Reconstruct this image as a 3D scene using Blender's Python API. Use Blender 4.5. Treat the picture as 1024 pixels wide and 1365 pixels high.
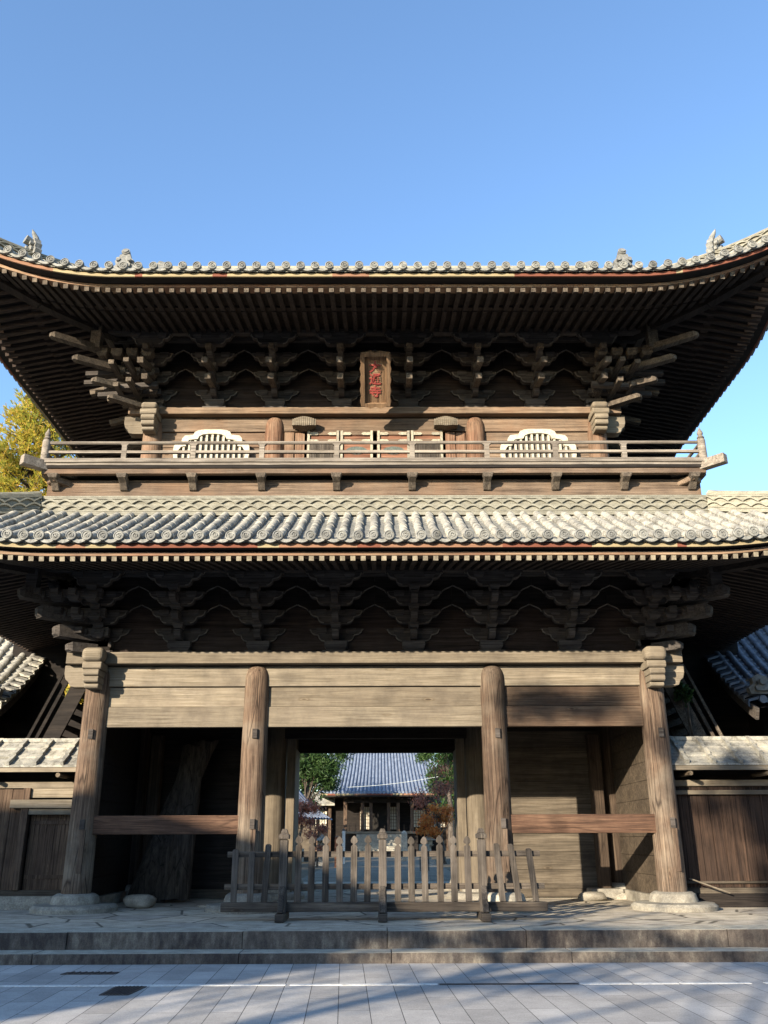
import bpy, math, random
from mathutils import Vector
R = math.radians
rnd = random.Random(7)
sc = bpy.context.scene
col = sc.collection
for o in list(bpy.data.objects): bpy.data.objects.remove(o)

# ---------------------------------------------------------------- camera
EYE, DCAM, FPX = 1.6, 17.9, 1170.0
cam = bpy.data.cameras.new('camera'); co = bpy.data.objects.new('camera', cam); col.objects.link(co)
cam.sensor_fit = 'VERTICAL'; cam.sensor_height = 36.0; cam.lens = FPX/1365*36
cam.clip_end = 2000
co.location = (0.12, -DCAM, EYE)
co.rotation_mode = 'YXZ'
from mathutils import Matrix
rot = Matrix.Rotation(R(-0.25), 4, 'Z') @ Matrix.Rotation(R(90+20.45), 4, 'X') @ Matrix.Rotation(R(-0.2), 4, 'Z')
co.rotation_euler = rot.to_euler('YXZ')
sc.camera = co
sc.render.resolution_x = 768; sc.render.resolution_y = 1024

# ---------------------------------------------------------------- world, sun
SUN_EL, SUN_AZ = 15.0, 36.0      # azimuth: degrees left of the camera's back
w = bpy.data.worlds.new('World'); sc.world = w; w.use_nodes = True
nt = w.node_tree; bg = nt.nodes['Background']
sky = nt.nodes.new('ShaderNodeTexSky'); sky.sky_type = 'NISHITA'; sky.sun_disc = False
sky.sun_elevation = R(SUN_EL); sky.sun_rotation = R(180+SUN_AZ)
sky.air_density = 1.0; sky.dust_density = 0.3; sky.ozone_density = 3.2; sky.altitude = 100
nt.links.new(sky.outputs[0], bg.inputs[0]); bg.inputs[1].default_value = 0.15
sl = bpy.data.lights.new('sun', 'SUN'); sl.energy = 5.0; sl.angle = R(0.53); sl.color = (1.0, 0.86, 0.67)
so = bpy.data.objects.new('sun', sl); col.objects.link(so)
sd = Vector((-math.sin(R(SUN_AZ))*math.cos(R(SUN_EL)), -math.cos(R(SUN_AZ))*math.cos(R(SUN_EL)), math.sin(R(SUN_EL))))
so.rotation_euler = sd.to_track_quat('Z', 'Y').to_euler(); so.location = sd*60
sc.view_settings.view_transform = 'Standard'; sc.view_settings.look = 'None'
sc.view_settings.exposure = 1.47; sc.view_settings.gamma = 1

# ---------------------------------------------------------------- materials
def new_mat(name, rough=0.8, spec=0.3):
    m = bpy.data.materials.new(name); m.use_nodes = True
    n = m.node_tree; b = n.nodes['Principled BSDF']
    b.inputs['Roughness'].default_value = rough
    b.inputs['Specular IOR Level'].default_value = spec
    return m, n, b
def N(n, t, **kw):
    x = n.nodes.new(t)
    for k, v in kw.items(): setattr(x, k, v)
    return x
def ramp(n, stops):
    r = n.nodes.new('ShaderNodeValToRGB'); e = r.color_ramp.elements
    while len(e) > 1: e.remove(e[-1])
    e[0].position = stops[0][0]; e[0].color = (*stops[0][1], 1)
    for p, c in stops[1:]:
        x = e.new(p); x.color = (*c, 1)
    return r
def mixc(n, fac, a, b, mode='MIX'):
    x = n.nodes.new('ShaderNodeMix'); x.data_type = 'RGBA'; x.blend_type = mode
    for s, v in ((0, fac), (6, a), (7, b)):
        if isinstance(v, bpy.types.NodeSocket): n.links.new(v, x.inputs[s])
        elif isinstance(v, (int, float)): x.inputs[s].default_value = v
        else: x.inputs[s].default_value = (*v, 1)
    return x.outputs[2]
def coords(n, scale, loc_random=True):
    tc = N(n, 'ShaderNodeTexCoord'); mp = N(n, 'ShaderNodeMapping')
    mp.inputs['Scale'].default_value = scale
    if loc_random:
        oi = N(n, 'ShaderNodeObjectInfo'); ml = N(n, 'ShaderNodeMath', operation='MULTIPLY'); ml.inputs[1].default_value = 37.0
        n.links.new(oi.outputs['Random'], ml.inputs[0])
        ad = N(n, 'ShaderNodeVectorMath', operation='ADD')
        n.links.new(tc.outputs['Object'], ad.inputs[0]); n.links.new(ml.outputs[0], ad.inputs[1])
        n.links.new(ad.outputs[0], mp.inputs[0])
    else:
        n.links.new(tc.outputs['Object'], mp.inputs[0])
    return mp.outputs[0]
def noise(n, vec, sc_=1, det=6, rough=0.6, dist=0):
    x = N(n, 'ShaderNodeTexNoise'); x.inputs['Scale'].default_value = sc_; x.inputs['Detail'].default_value = det
    x.inputs['Roughness'].default_value = rough; x.inputs['Distortion'].default_value = dist
    n.links.new(vec, x.inputs[0]); return x.outputs[0]
def setbump(n, b, h, strength, dist=0.01):
    bp = N(n, 'ShaderNodeBump'); bp.inputs['Strength'].default_value = strength; bp.inputs['Distance'].default_value = dist
    n.links.new(h, bp.inputs['Height']); n.links.new(bp.outputs[0], b.inputs['Normal'])
def wood(name, dark, mid, light, axis='x', fine=42, stain=None, rough=0.85, crack=0.0, bump=0.5, contrast=1.0):
    m, n, b = new_mat(name, rough, 0.2)
    lo = 1-0.58*contrast
    def s(al, ac): return {'x': (al, ac, ac), 'y': (ac, al, ac), 'z': (ac, ac, al)}[axis]
    g = noise(n, coords(n, s(0.5, 11)), 1, 8, 0.72, 0.6)
    f = noise(n, coords(n, s(1.1, fine)), 1, 4, 0.7, 0.1)
    lg = noise(n, coords(n, (0.8, 0.8, 0.8)), 1, 5, 0.6)
    r = ramp(n, [(0.3, dark), (0.5, mid), (0.68, light)]); n.links.new(g, r.inputs[0])
    fr = ramp(n, [(0.34, (lo, lo*.97, lo*.93)), (0.5, (0.95, 0.95, 0.95)), (0.7, (1.12, 1.12, 1.12))]); n.links.new(f, fr.inputs[0])
    c = mixc(n, 1.0, r.outputs[0], fr.outputs[0], 'MULTIPLY')
    if stain:
        lr = ramp(n, [(0.45, (0, 0, 0)), (0.62, (1, 1, 1))]); n.links.new(lg, lr.inputs[0])
        ml = N(n, 'ShaderNodeMath', operation='MULTIPLY'); ml.inputs[1].default_value = 0.65; n.links.new(lr.outputs[0], ml.inputs[0])
        c = mixc(n, ml.outputs[0], c, stain, 'MIX')
        c = mixc(n, 0.6, c, fr.outputs[0], 'MULTIPLY')
    h = f
    if crack:
        cv = coords(n, s(0.35, 5.5)); ck = N(n, 'ShaderNodeTexVoronoi', feature='DISTANCE_TO_EDGE'); n.links.new(cv, ck.inputs[0]); ck.inputs['Scale'].default_value = 1
        cr = ramp(n, [(0.0, (0.12, 0.1, 0.1)), (0.025, (1, 1, 1))]); n.links.new(ck.outputs[0], cr.inputs[0])
        c = mixc(n, crack, c, cr.outputs[0], 'MULTIPLY')
    fis = noise(n, coords(n, s(0.45, 26)), 1, 5, 0.75, 0.2); fir = ramp(n, [(0.33, (0.34, 0.32, 0.31)), (0.40, (1, 1, 1))]); n.links.new(fis, fir.inputs[0])
    c = mixc(n, 0.35+0.4*contrast, c, fir.outputs[0], 'MULTIPLY')
    kn = N(n, 'ShaderNodeTexVoronoi'); kn.inputs['Scale'].default_value = 1; n.links.new(coords(n, s(0.75, 2.4)), kn.inputs[0])
    kr = ramp(n, [(0.035, (0.30, 0.24, 0.20)), (0.06, (1.08, 1.05, 1.0)), (0.085, (0.75, 0.72, 0.68)), (0.12, (1, 1, 1))]); n.links.new(kn.outputs[0], kr.inputs[0])
    c = mixc(n, 0.8, c, kr.outputs[0], 'MULTIPLY')
    blot = noise(n, coords(n, (1.9, 1.9, 1.9)), 1, 6, 0.65); blr = ramp(n, [(0.32, (0.66, 0.65, 0.66)), (0.58, (1.08, 1.07, 1.05))]); n.links.new(blot, blr.inputs[0])
    c = mixc(n, 0.8, c, blr.outputs[0], 'MULTIPLY')
    oi = N(n, 'ShaderNodeObjectInfo'); orr = ramp(n, [(0, (0.78, 0.76, 0.74)), (0.5, (1, 1, 1)), (1, (1.15, 1.13, 1.10))]); n.links.new(oi.outputs['Random'], orr.inputs[0])
    c = mixc(n, 1.0, c, orr.outputs[0], 'MULTIPLY')
    n.links.new(c, b.inputs['Base Color'])
    setbump(n, b, h, bump, 0.012)
    return m
def mottled(name, dark, light, scale=6, rough=0.85, bump=0.4, spec=0.3, spots=None, aniso=(1, 1, 1), rand=True, fine=40, stops=(0.35, 0.65), bdist=0.01):
    m, n, b = new_mat(name, rough, spec)
    g = noise(n, coords(n, aniso), scale, 8, 0.62)
    r = ramp(n, [(stops[0], dark), (stops[1], light)]); n.links.new(g, r.inputs[0])
    f = noise(n, coords(n, aniso), fine, 4, 0.6)
    fr = ramp(n, [(0.3, (0.75, 0.75, 0.75)), (0.7, (1.15, 1.15, 1.15))]); n.links.new(f, fr.inputs[0])
    c = mixc(n, 1.0, r.outputs[0], fr.outputs[0], 'MULTIPLY')
    if spots:
        s2 = noise(n, coords(n, aniso), scale*3.1, 5, 0.7); sr = ramp(n, [(0.56, (0, 0, 0)), (0.66, (1, 1, 1))]); n.links.new(s2, sr.inputs[0])
        c = mixc(n, sr.outputs[0], c, spots)
    if rand:
        oi = N(n, 'ShaderNodeObjectInfo'); orr = ramp(n, [(0, (0.75, 0.75, 0.76)), (1, (1.15, 1.14, 1.1))]); n.links.new(oi.outputs['Random'], orr.inputs[0])
        c = mixc(n, 1.0, c, orr.outputs[0], 'MULTIPLY')
    n.links.new(c, b.inputs['Base Color']); setbump(n, b, f, bump, bdist)
    return m
def fascia_mat():
    m, n, b = new_mat('patched_fascia_wood', 0.85, 0.2)
    v = coords(n, (0.75, 0.02, 0.02)); vo = N(n, 'ShaderNodeTexVoronoi'); vo.inputs['Scale'].default_value = 1; n.links.new(v, vo.inputs[0])
    bw = N(n, 'ShaderNodeSeparateColor'); n.links.new(vo.outputs['Color'], bw.inputs[0])
    r = ramp(n, [(0, (0.15, 0.055, 0.035)), (0.3, (0.22, 0.12, 0.075)), (0.45, (0.27, 0.22, 0.13)), (1, (0.33, 0.28, 0.17))]); r.color_ramp.interpolation = 'CONSTANT'
    n.links.new(bw.outputs[0], r.inputs[0])
    f = noise(n, coords(n, (1.2, 40, 40)), 1, 5, 0.7); fr = ramp(n, [(0.3, (0.6, 0.6, 0.6)), (0.65, (1.15, 1.15, 1.15))]); n.links.new(f, fr.inputs[0])
    c = mixc(n, 1, r.outputs[0], fr.outputs[0], 'MULTIPLY'); n.links.new(c, b.inputs['Base Color']); return m
def tile_mat(name, cols, spec=0.15, cell=(3.6, 3.6, 2.0)):
    m, n, b = new_mat(name, 0.85, spec)
    v = coords(n, cell, False); vo = N(n, 'ShaderNodeTexVoronoi'); vo.inputs['Scale'].default_value = 1; n.links.new(v, vo.inputs[0])
    sp = N(n, 'ShaderNodeSeparateColor'); n.links.new(vo.outputs['Color'], sp.inputs[0])
    r = ramp(n, [(0.0, cols[0]), (0.4, cols[1]), (0.75, cols[2]), (1.0, cols[3])]); n.links.new(sp.outputs[0], r.inputs[0])
    g = noise(n, coords(n, (1, 1, 1), False), 7, 8, 0.7); gr = ramp(n, [(0.36, (0.55, 0.54, 0.50)), (0.5, (1, 1, 1)), (0.66, (1.2, 1.18, 1.08))]); n.links.new(g, gr.inputs[0])
    f = noise(n, coords(n, (1, 1, 1), False), 45, 4, 0.7); fr = ramp(n, [(0.3, (0.7, 0.7, 0.7)), (0.7, (1.18, 1.18, 1.18))]); n.links.new(f, fr.inputs[0])
    li = noise(n, coords(n, (1, 1, 1), False), 16, 5, 0.75); lr = ramp(n, [(0.60, (0, 0, 0)), (0.68, (1, 1, 1))]); n.links.new(li, lr.inputs[0])
    c = mixc(n, 1, r.outputs[0], gr.outputs[0], 'MULTIPLY'); c = mixc(n, 1, c, fr.outputs[0], 'MULTIPLY'); c = mixc(n, lr.outputs[0], c, cols[3])
    n.links.new(c, b.inputs['Base Color']); setbump(n, b, f, 0.4, 0.01); return m
M = {}
M['beam'] = wood('weathered_pale_wood', (0.125, 0.108, 0.082), (0.178, 0.154, 0.118), (0.235, 0.206, 0.16), 'x', fine=70, stain=(0.165, 0.14, 0.108), contrast=0.45)
M['beam_y'] = wood('weathered_pale_wood_side', (0.09, 0.07, 0.05), (0.15, 0.12, 0.085), (0.21, 0.17, 0.125), 'y')
M['upbeam'] = wood('weathered_brown_wood', (0.085, 0.062, 0.046), (0.15, 0.111, 0.08), (0.215, 0.165, 0.122), 'x', fine=60, stain=(0.15, 0.095, 0.062), contrast=0.7)
M['redbeam'] = wood('red_brown_wood', (0.045, 0.027, 0.019), (0.105, 0.06, 0.04), (0.18, 0.112, 0.074), 'x', crack=0.5)
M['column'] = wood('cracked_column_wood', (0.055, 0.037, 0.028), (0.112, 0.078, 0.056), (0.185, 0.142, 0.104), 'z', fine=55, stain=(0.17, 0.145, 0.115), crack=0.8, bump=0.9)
M['upcolumn'] = wood('reddish_column_wood', (0.10, 0.053, 0.035), (0.175, 0.098, 0.063), (0.235, 0.16, 0.11), 'z', stain=(0.20, 0.145, 0.10), crack=0.25)
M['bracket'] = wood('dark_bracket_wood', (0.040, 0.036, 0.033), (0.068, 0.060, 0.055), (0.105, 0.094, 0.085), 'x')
M['bracket_y'] = wood('bracket_nose_wood', (0.055, 0.046, 0.037), (0.10, 0.083, 0.066), (0.17, 0.143, 0.11), 'y')
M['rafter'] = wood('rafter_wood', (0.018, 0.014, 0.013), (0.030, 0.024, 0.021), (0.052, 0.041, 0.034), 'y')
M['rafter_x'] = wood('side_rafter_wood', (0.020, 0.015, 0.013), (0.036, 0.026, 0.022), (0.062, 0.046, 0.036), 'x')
M['fascia'] = fascia_mat()
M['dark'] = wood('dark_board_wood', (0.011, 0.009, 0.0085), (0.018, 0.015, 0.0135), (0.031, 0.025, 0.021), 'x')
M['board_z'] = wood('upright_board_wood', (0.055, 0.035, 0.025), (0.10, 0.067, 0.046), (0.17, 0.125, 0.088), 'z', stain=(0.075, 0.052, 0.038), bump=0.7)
M['column_in'] = wood('inner_column_wood', (0.035, 0.025, 0.018), (0.06, 0.043, 0.031), (0.10, 0.075, 0.054), 'z', crack=0.5)  # darker column wood, interior shade put into the colour
M['board_dark'] = wood('dark_upright_plank_wood', (0.022, 0.014, 0.011), (0.05, 0.031, 0.022), (0.11, 0.068, 0.046), 'z', stain=(0.035, 0.024, 0.019), bump=0.8)  # dark planks, with tree shade also put into their colour
M['redlintel'] = wood('brown_lintel_wood', (0.055, 0.038, 0.027), (0.10, 0.071, 0.05), (0.15, 0.115, 0.084), 'x', fine=60, stain=(0.11, 0.068, 0.045), contrast=0.7)
M['bracket_edge'] = wood('pale_bracket_edge_wood', (0.10, 0.09, 0.08), (0.16, 0.145, 0.125), (0.23, 0.21, 0.18), 'x')  # paler wood for bracket rims and window backings
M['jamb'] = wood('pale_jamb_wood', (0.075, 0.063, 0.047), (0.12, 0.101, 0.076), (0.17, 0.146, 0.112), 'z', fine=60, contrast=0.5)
M['board_side'] = wood('side_board_wood', (0.035, 0.027, 0.020), (0.06, 0.047, 0.034), (0.10, 0.08, 0.058), 'x', contrast=0.7)
M['plaque_edge'] = mottled('faded_gilt_outline', (0.22, 0.15, 0.09), (0.32, 0.23, 0.14), 20, 0.7, 0.2)
M['tip'] = mottled('pale_rafter_end', (0.15, 0.13, 0.095), (0.27, 0.24, 0.18), 8, 0.85, 0.2)  # pale end grain, with sunlit brightness also put into the colour
M['kaya'] = wood('eave_strip_wood', (0.15, 0.095, 0.06), (0.24, 0.165, 0.11), (0.31, 0.235, 0.165), 'x', fine=60, stain=(0.19, 0.10, 0.065), contrast=0.6)
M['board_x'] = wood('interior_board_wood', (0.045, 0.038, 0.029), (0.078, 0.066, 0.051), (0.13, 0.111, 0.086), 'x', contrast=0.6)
M['fence'] = wood('grey_picket_wood', (0.026, 0.023, 0.021), (0.062, 0.054, 0.046), (0.15, 0.13, 0.107), 'z', fine=70, stain=(0.12, 0.105, 0.092), bump=0.7)
M['fence_x'] = wood('grey_rail_wood', (0.035, 0.030, 0.026), (0.078, 0.066, 0.055), (0.165, 0.142, 0.115), 'x', fine=70, bump=0.7)
M['rail'] = wood('balcony_grey_wood', (0.115, 0.10, 0.083), (0.19, 0.167, 0.14), (0.28, 0.252, 0.212), 'x')
M['doorred'] = wood('orange_door_wood', (0.10, 0.048, 0.03), (0.17, 0.08, 0.05), (0.24, 0.135, 0.09), 'x')
M['log'] = wood('old_log_wood', (0.025, 0.020, 0.017), (0.05, 0.042, 0.035), (0.09, 0.075, 0.06), 'z', fine=20, crack=0.8, bump=1.0)
M['tile'] = tile_mat('pale_grey_roof_tile', ((0.20, 0.195, 0.178), (0.27, 0.265, 0.24), (0.32, 0.31, 0.275), (0.37, 0.35, 0.295)), spec=0.06)
M['disc'] = mottled('eave_disc_tile', (0.12, 0.122, 0.112), (0.235, 0.238, 0.222), 11, 0.7, 0.3)
M['noshi'] = mottled('ridge_layer_tile', (0.16, 0.153, 0.12), (0.275, 0.265, 0.21), 5, 0.75, 0.3, aniso=(1, 1, 3))
M['darktile'] = mottled('blue_grey_roof_tile', (0.06, 0.068, 0.085), (0.15, 0.165, 0.195), 4, 0.4, 0.3, spec=0.6)
M['halltile'] = mottled('hall_roof_tile', (0.085, 0.105, 0.15), (0.15, 0.18, 0.24), 3, 0.35, 0.2, spec=0.6)  # blue of shade and sky reflection put into the tile colour
M['white'] = mottled('aged_white_paint', (0.34, 0.31, 0.235), (0.47, 0.445, 0.365), 14, 0.7, 0.2, stops=(0.3, 0.5))
M['metal'] = mottled('pale_door_fitting', (0.21, 0.19, 0.145), (0.33, 0.31, 0.24), 20, 0.5, 0.2)
M['plinth'] = mottled('column_base_stone', (0.19, 0.175, 0.145), (0.33, 0.31, 0.26), 5, 0.85, 0.5)
M['rock'] = mottled('rough_rock', (0.22, 0.20, 0.16), (0.36, 0.33, 0.27), 6, 0.9, 0.8)
M['plaque'] = wood('plaque_wood', (0.10, 0.062, 0.038), (0.165, 0.105, 0.062), (0.23, 0.155, 0.095), 'z')
M['red'] = mottled('faded_red_paint', (0.20, 0.032, 0.028), (0.30, 0.06, 0.048), 20, 0.7, 0.2, rand=False)
M['bluegreen'] = mottled('aged_green_copper', (0.05, 0.065, 0.058), (0.09, 0.11, 0.095), 20, 0.6, 0.2)
M['black'] = mottled('dark_interior', (0.012, 0.011, 0.010), (0.02, 0.018, 0.016), 5, 0.9, 0.1)
M['plaster'] = mottled('white_plaster', (0.55, 0.54, 0.50), (0.68, 0.67, 0.63), 4, 0.8, 0.1)
M['iron'] = mottled('dark_iron', (0.02, 0.02, 0.022), (0.05, 0.05, 0.052), 30, 0.6, 0.3, spec=0.5)
M['paint'] = mottled('road_white_paint', (0.34, 0.34, 0.33), (0.64, 0.64, 0.62), 9, 0.7, 0.2, stops=(0.25, 0.5))
M['cable'] = mottled('pale_cable', (0.4, 0.45, 0.45), (0.5, 0.55, 0.55), 5, 0.6, 0.0)
def leafmat(name, a, b_, c_):
    m, n, b = new_mat(name, 0.6, 0.3)
    g = N(n, 'ShaderNodeNewGeometry'); r = ramp(n, [(0, a), (0.5, b_), (1, c_)])
    n.links.new(g.outputs['Random Per Island'], r.inputs[0])
    n.links.new(r.outputs[0], b.inputs['Base Color'])
    b.inputs['Subsurface Weight'].default_value = 0
    tr = N(n, 'ShaderNodeBsdfTranslucent'); n.links.new(r.outputs[0], tr.inputs[0])
    mx = N(n, 'ShaderNodeMixShader'); mx.inputs[0].default_value = 0.35
    n.links.new(b.outputs[0], mx.inputs[1]); n.links.new(tr.outputs[0], mx.inputs[2])
    n.links.new(mx.outputs[0], n.nodes['Material Output'].inputs[0])
    return m
M['leafy'] = leafmat('yellow_green_leaf', (0.18, 0.22, 0.045), (0.52, 0.48, 0.07), (0.68, 0.44, 0.11))
M['leafg'] = leafmat('green_leaf', (0.018, 0.045, 0.012), (0.035, 0.075, 0.018), (0.06, 0.11, 0.03))
M['leafo'] = leafmat('orange_leaf', (0.40, 0.08, 0.02), (0.50, 0.17, 0.03), (0.50, 0.28, 0.08))
M['leafr'] = leafmat('red_brown_leaf', (0.22, 0.06, 0.035), (0.30, 0.15, 0.10), (0.40, 0.10, 0.05))
M['bark'] = wood('tree_bark', (0.05, 0.04, 0.03), (0.09, 0.075, 0.06), (0.14, 0.12, 0.10), 'z', fine=12, bump=1)

def stone_step_mat():
    m, n, b = new_mat('stained_step_stone', 0.95, 0.1)
    v = coords(n, (10, 10, 4.0)); st = noise(n, v, 1, 6, 0.65)
    big = noise(n, coords(n, (0.7, 0.7, 0.7)), 1, 4, 0.6)
    ad = N(n, 'ShaderNodeMath', operation='ADD'); n.links.new(st, ad.inputs[0])
    ml = N(n, 'ShaderNodeMath', operation='MULTIPLY'); ml.inputs[1].default_value = 1.0; n.links.new(big, ml.inputs[0]); n.links.new(ml.outputs[0], ad.inputs[1])
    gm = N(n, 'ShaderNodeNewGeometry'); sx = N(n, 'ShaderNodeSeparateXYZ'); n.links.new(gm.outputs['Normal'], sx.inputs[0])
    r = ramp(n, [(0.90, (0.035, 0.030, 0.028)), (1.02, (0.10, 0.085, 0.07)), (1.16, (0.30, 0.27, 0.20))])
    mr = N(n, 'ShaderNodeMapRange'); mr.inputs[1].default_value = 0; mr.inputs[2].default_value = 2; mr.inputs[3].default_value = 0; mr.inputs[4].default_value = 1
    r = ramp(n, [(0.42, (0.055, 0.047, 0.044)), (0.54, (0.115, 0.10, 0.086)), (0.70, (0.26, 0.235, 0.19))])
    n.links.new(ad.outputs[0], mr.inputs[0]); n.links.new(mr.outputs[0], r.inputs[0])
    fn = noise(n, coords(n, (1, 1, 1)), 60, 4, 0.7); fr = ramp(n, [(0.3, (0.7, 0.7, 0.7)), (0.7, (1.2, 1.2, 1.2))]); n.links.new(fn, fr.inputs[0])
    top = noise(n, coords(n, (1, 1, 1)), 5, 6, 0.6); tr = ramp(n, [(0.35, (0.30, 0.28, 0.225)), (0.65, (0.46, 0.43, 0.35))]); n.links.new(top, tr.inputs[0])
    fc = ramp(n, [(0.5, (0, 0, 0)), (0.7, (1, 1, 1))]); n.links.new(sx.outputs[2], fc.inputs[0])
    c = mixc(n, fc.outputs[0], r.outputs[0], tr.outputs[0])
    c = mixc(n, 1.0, c, fr.outputs[0], 'MULTIPLY')
    n.links.new(c, b.inputs['Base Color']); setbump(n, b, fn, 0.7, 0.01)
    return m
M['step'] = stone_step_mat()
def slab_mat(name, dark, light, w_, h_, rotz, joint=(0.075, 0.072, 0.068), mortar=0.0045, distort=0.0, offset=0.5):
    m, n, b = new_mat(name, 0.95, 0.08)
    tc = N(n, 'ShaderNodeTexCoord'); mp = N(n, 'ShaderNodeMapping'); mp.inputs['Rotation'].default_value = (0, 0, rotz)
    src = tc.outputs['Object']
    if distort:
        nn = N(n, 'ShaderNodeTexNoise'); nn.inputs['Scale'].default_value = 0.9; n.links.new(src, nn.inputs[0])
        sb = N(n, 'ShaderNodeVectorMath', operation='SCALE'); sb.inputs['Scale'].default_value = distort; n.links.new(nn.outputs[1], sb.inputs[0])
        ad = N(n, 'ShaderNodeVectorMath', operation='ADD'); n.links.new(src, ad.inputs[0]); n.links.new(sb.outputs[0], ad.inputs[1]); src = ad.outputs[0]
    n.links.new(src, mp.inputs[0])
    br = N(n, 'ShaderNodeTexBrick'); br.inputs['Scale'].default_value = 1.0; br.inputs['Brick Width'].default_value = w_; br.inputs['Row Height'].default_value = h_
    br.inputs['Mortar Size'].default_value = mortar; br.inputs['Mortar Smooth'].default_value = 0.3; br.offset = offset
    br.inputs['Color1'].default_value = (0.82, 0.82, 0.82, 1); br.inputs['Color2'].default_value = (1.1, 1.1, 1.1, 1); br.inputs['Mortar'].default_value = (1, 1, 1, 1)
    n.links.new(mp.outputs[0], br.inputs[0])
    g = noise(n, coords(n, (1, 1, 1), False), 1.3, 10, 0.72); r = ramp(n, [(0.33, dark), (0.66, light)]); n.links.new(g, r.inputs[0])
    f = noise(n, coords(n, (1, 1, 1), False), 70, 3, 0.6); fr = ramp(n, [(0.3, (0.82, 0.82, 0.82)), (0.7, (1.14, 1.14, 1.14))]); n.links.new(f, fr.inputs[0])
    c = mixc(n, 1, r.outputs[0], br.outputs[0], 'MULTIPLY'); c = mixc(n, 1, c, fr.outputs[0], 'MULTIPLY')
    c = mixc(n, br.outputs[1], c, joint)
    n.links.new(c, b.inputs['Base Color']); 
    sub = N(n, 'ShaderNodeMath', operation='SUBTRACT'); n.links.new(f, sub.inputs[0]); n.links.new(br.outputs[1], sub.inputs[1])
    setbump(n, b, sub.outputs[0], 0.35, 0.01)
    return m
M['road'] = slab_mat('road_stone_paving', (0.31, 0.30, 0.285), (0.45, 0.435, 0.41), 1.45, 0.315, R(90-2.3))
def crazy_mat():
    m, n, b = new_mat('irregular_flagstone', 0.95, 0.08)
    v = coords(n, (0.75, 1.0, 1), False)
    vo = N(n, 'ShaderNodeTexVoronoi', feature='DISTANCE_TO_EDGE'); vo.inputs['Scale'].default_value = 1.25; n.links.new(v, vo.inputs[0])
    vc = N(n, 'ShaderNodeTexVoronoi', feature='F1'); vc.inputs['Scale'].default_value = 1.25; n.links.new(v, vc.inputs[0])
    jr = ramp(n, [(0.012, (1, 1, 1)), (0.03, (0, 0, 0))]); n.links.new(vo.outputs[0], jr.inputs[0])
    g = noise(n, coords(n, (1, 1, 1), False), 3, 8, 0.65); r = ramp(n, [(0.35, (0.33, 0.295, 0.235)), (0.65, (0.54, 0.49, 0.40))]); n.links.new(g, r.inputs[0])
    bw = N(n, 'ShaderNodeRGBToBW'); n.links.new(vc.outputs[1], bw.inputs[0]); cr = ramp(n, [(0.2, (0.82, 0.82, 0.84)), (0.8, (1.12, 1.1, 1.05))]); n.links.new(bw.outputs[0], cr.inputs[0])
    f = noise(n, coords(n, (1, 1, 1), False), 45, 4, 0.6); fr = ramp(n, [(0.3, (0.8, 0.8, 0.8)), (0.7, (1.15, 1.15, 1.15))]); n.links.new(f, fr.inputs[0])
    c = mixc(n, 1, r.outputs[0], cr.outputs[0], 'MULTIPLY'); c = mixc(n, 1, c, fr.outputs[0], 'MULTIPLY')
    c = mixc(n, jr.outputs[0], c, (0.13, 0.115, 0.09))
    n.links.new(c, b.inputs['Base Color'])
    sub = N(n, 'ShaderNodeMath', operation='SUBTRACT'); n.links.new(f, sub.inputs[0]); n.links.new(jr.outputs[0], sub.inputs[1])
    setbump(n, b, sub.outputs[0], 0.5, 0.012)
    return m
M['flag'] = crazy_mat()
M['yard'] = slab_mat('courtyard_stone', (0.14, 0.125, 0.095), (0.21, 0.19, 0.15), 1.2, 0.7, 0.0, mortar=0.01)
M['earth'] = mottled('gravel_earth', (0.10, 0.083, 0.058), (0.165, 0.142, 0.105), 3, 1.0, 0.5, rand=False, spec=0.03)

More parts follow.
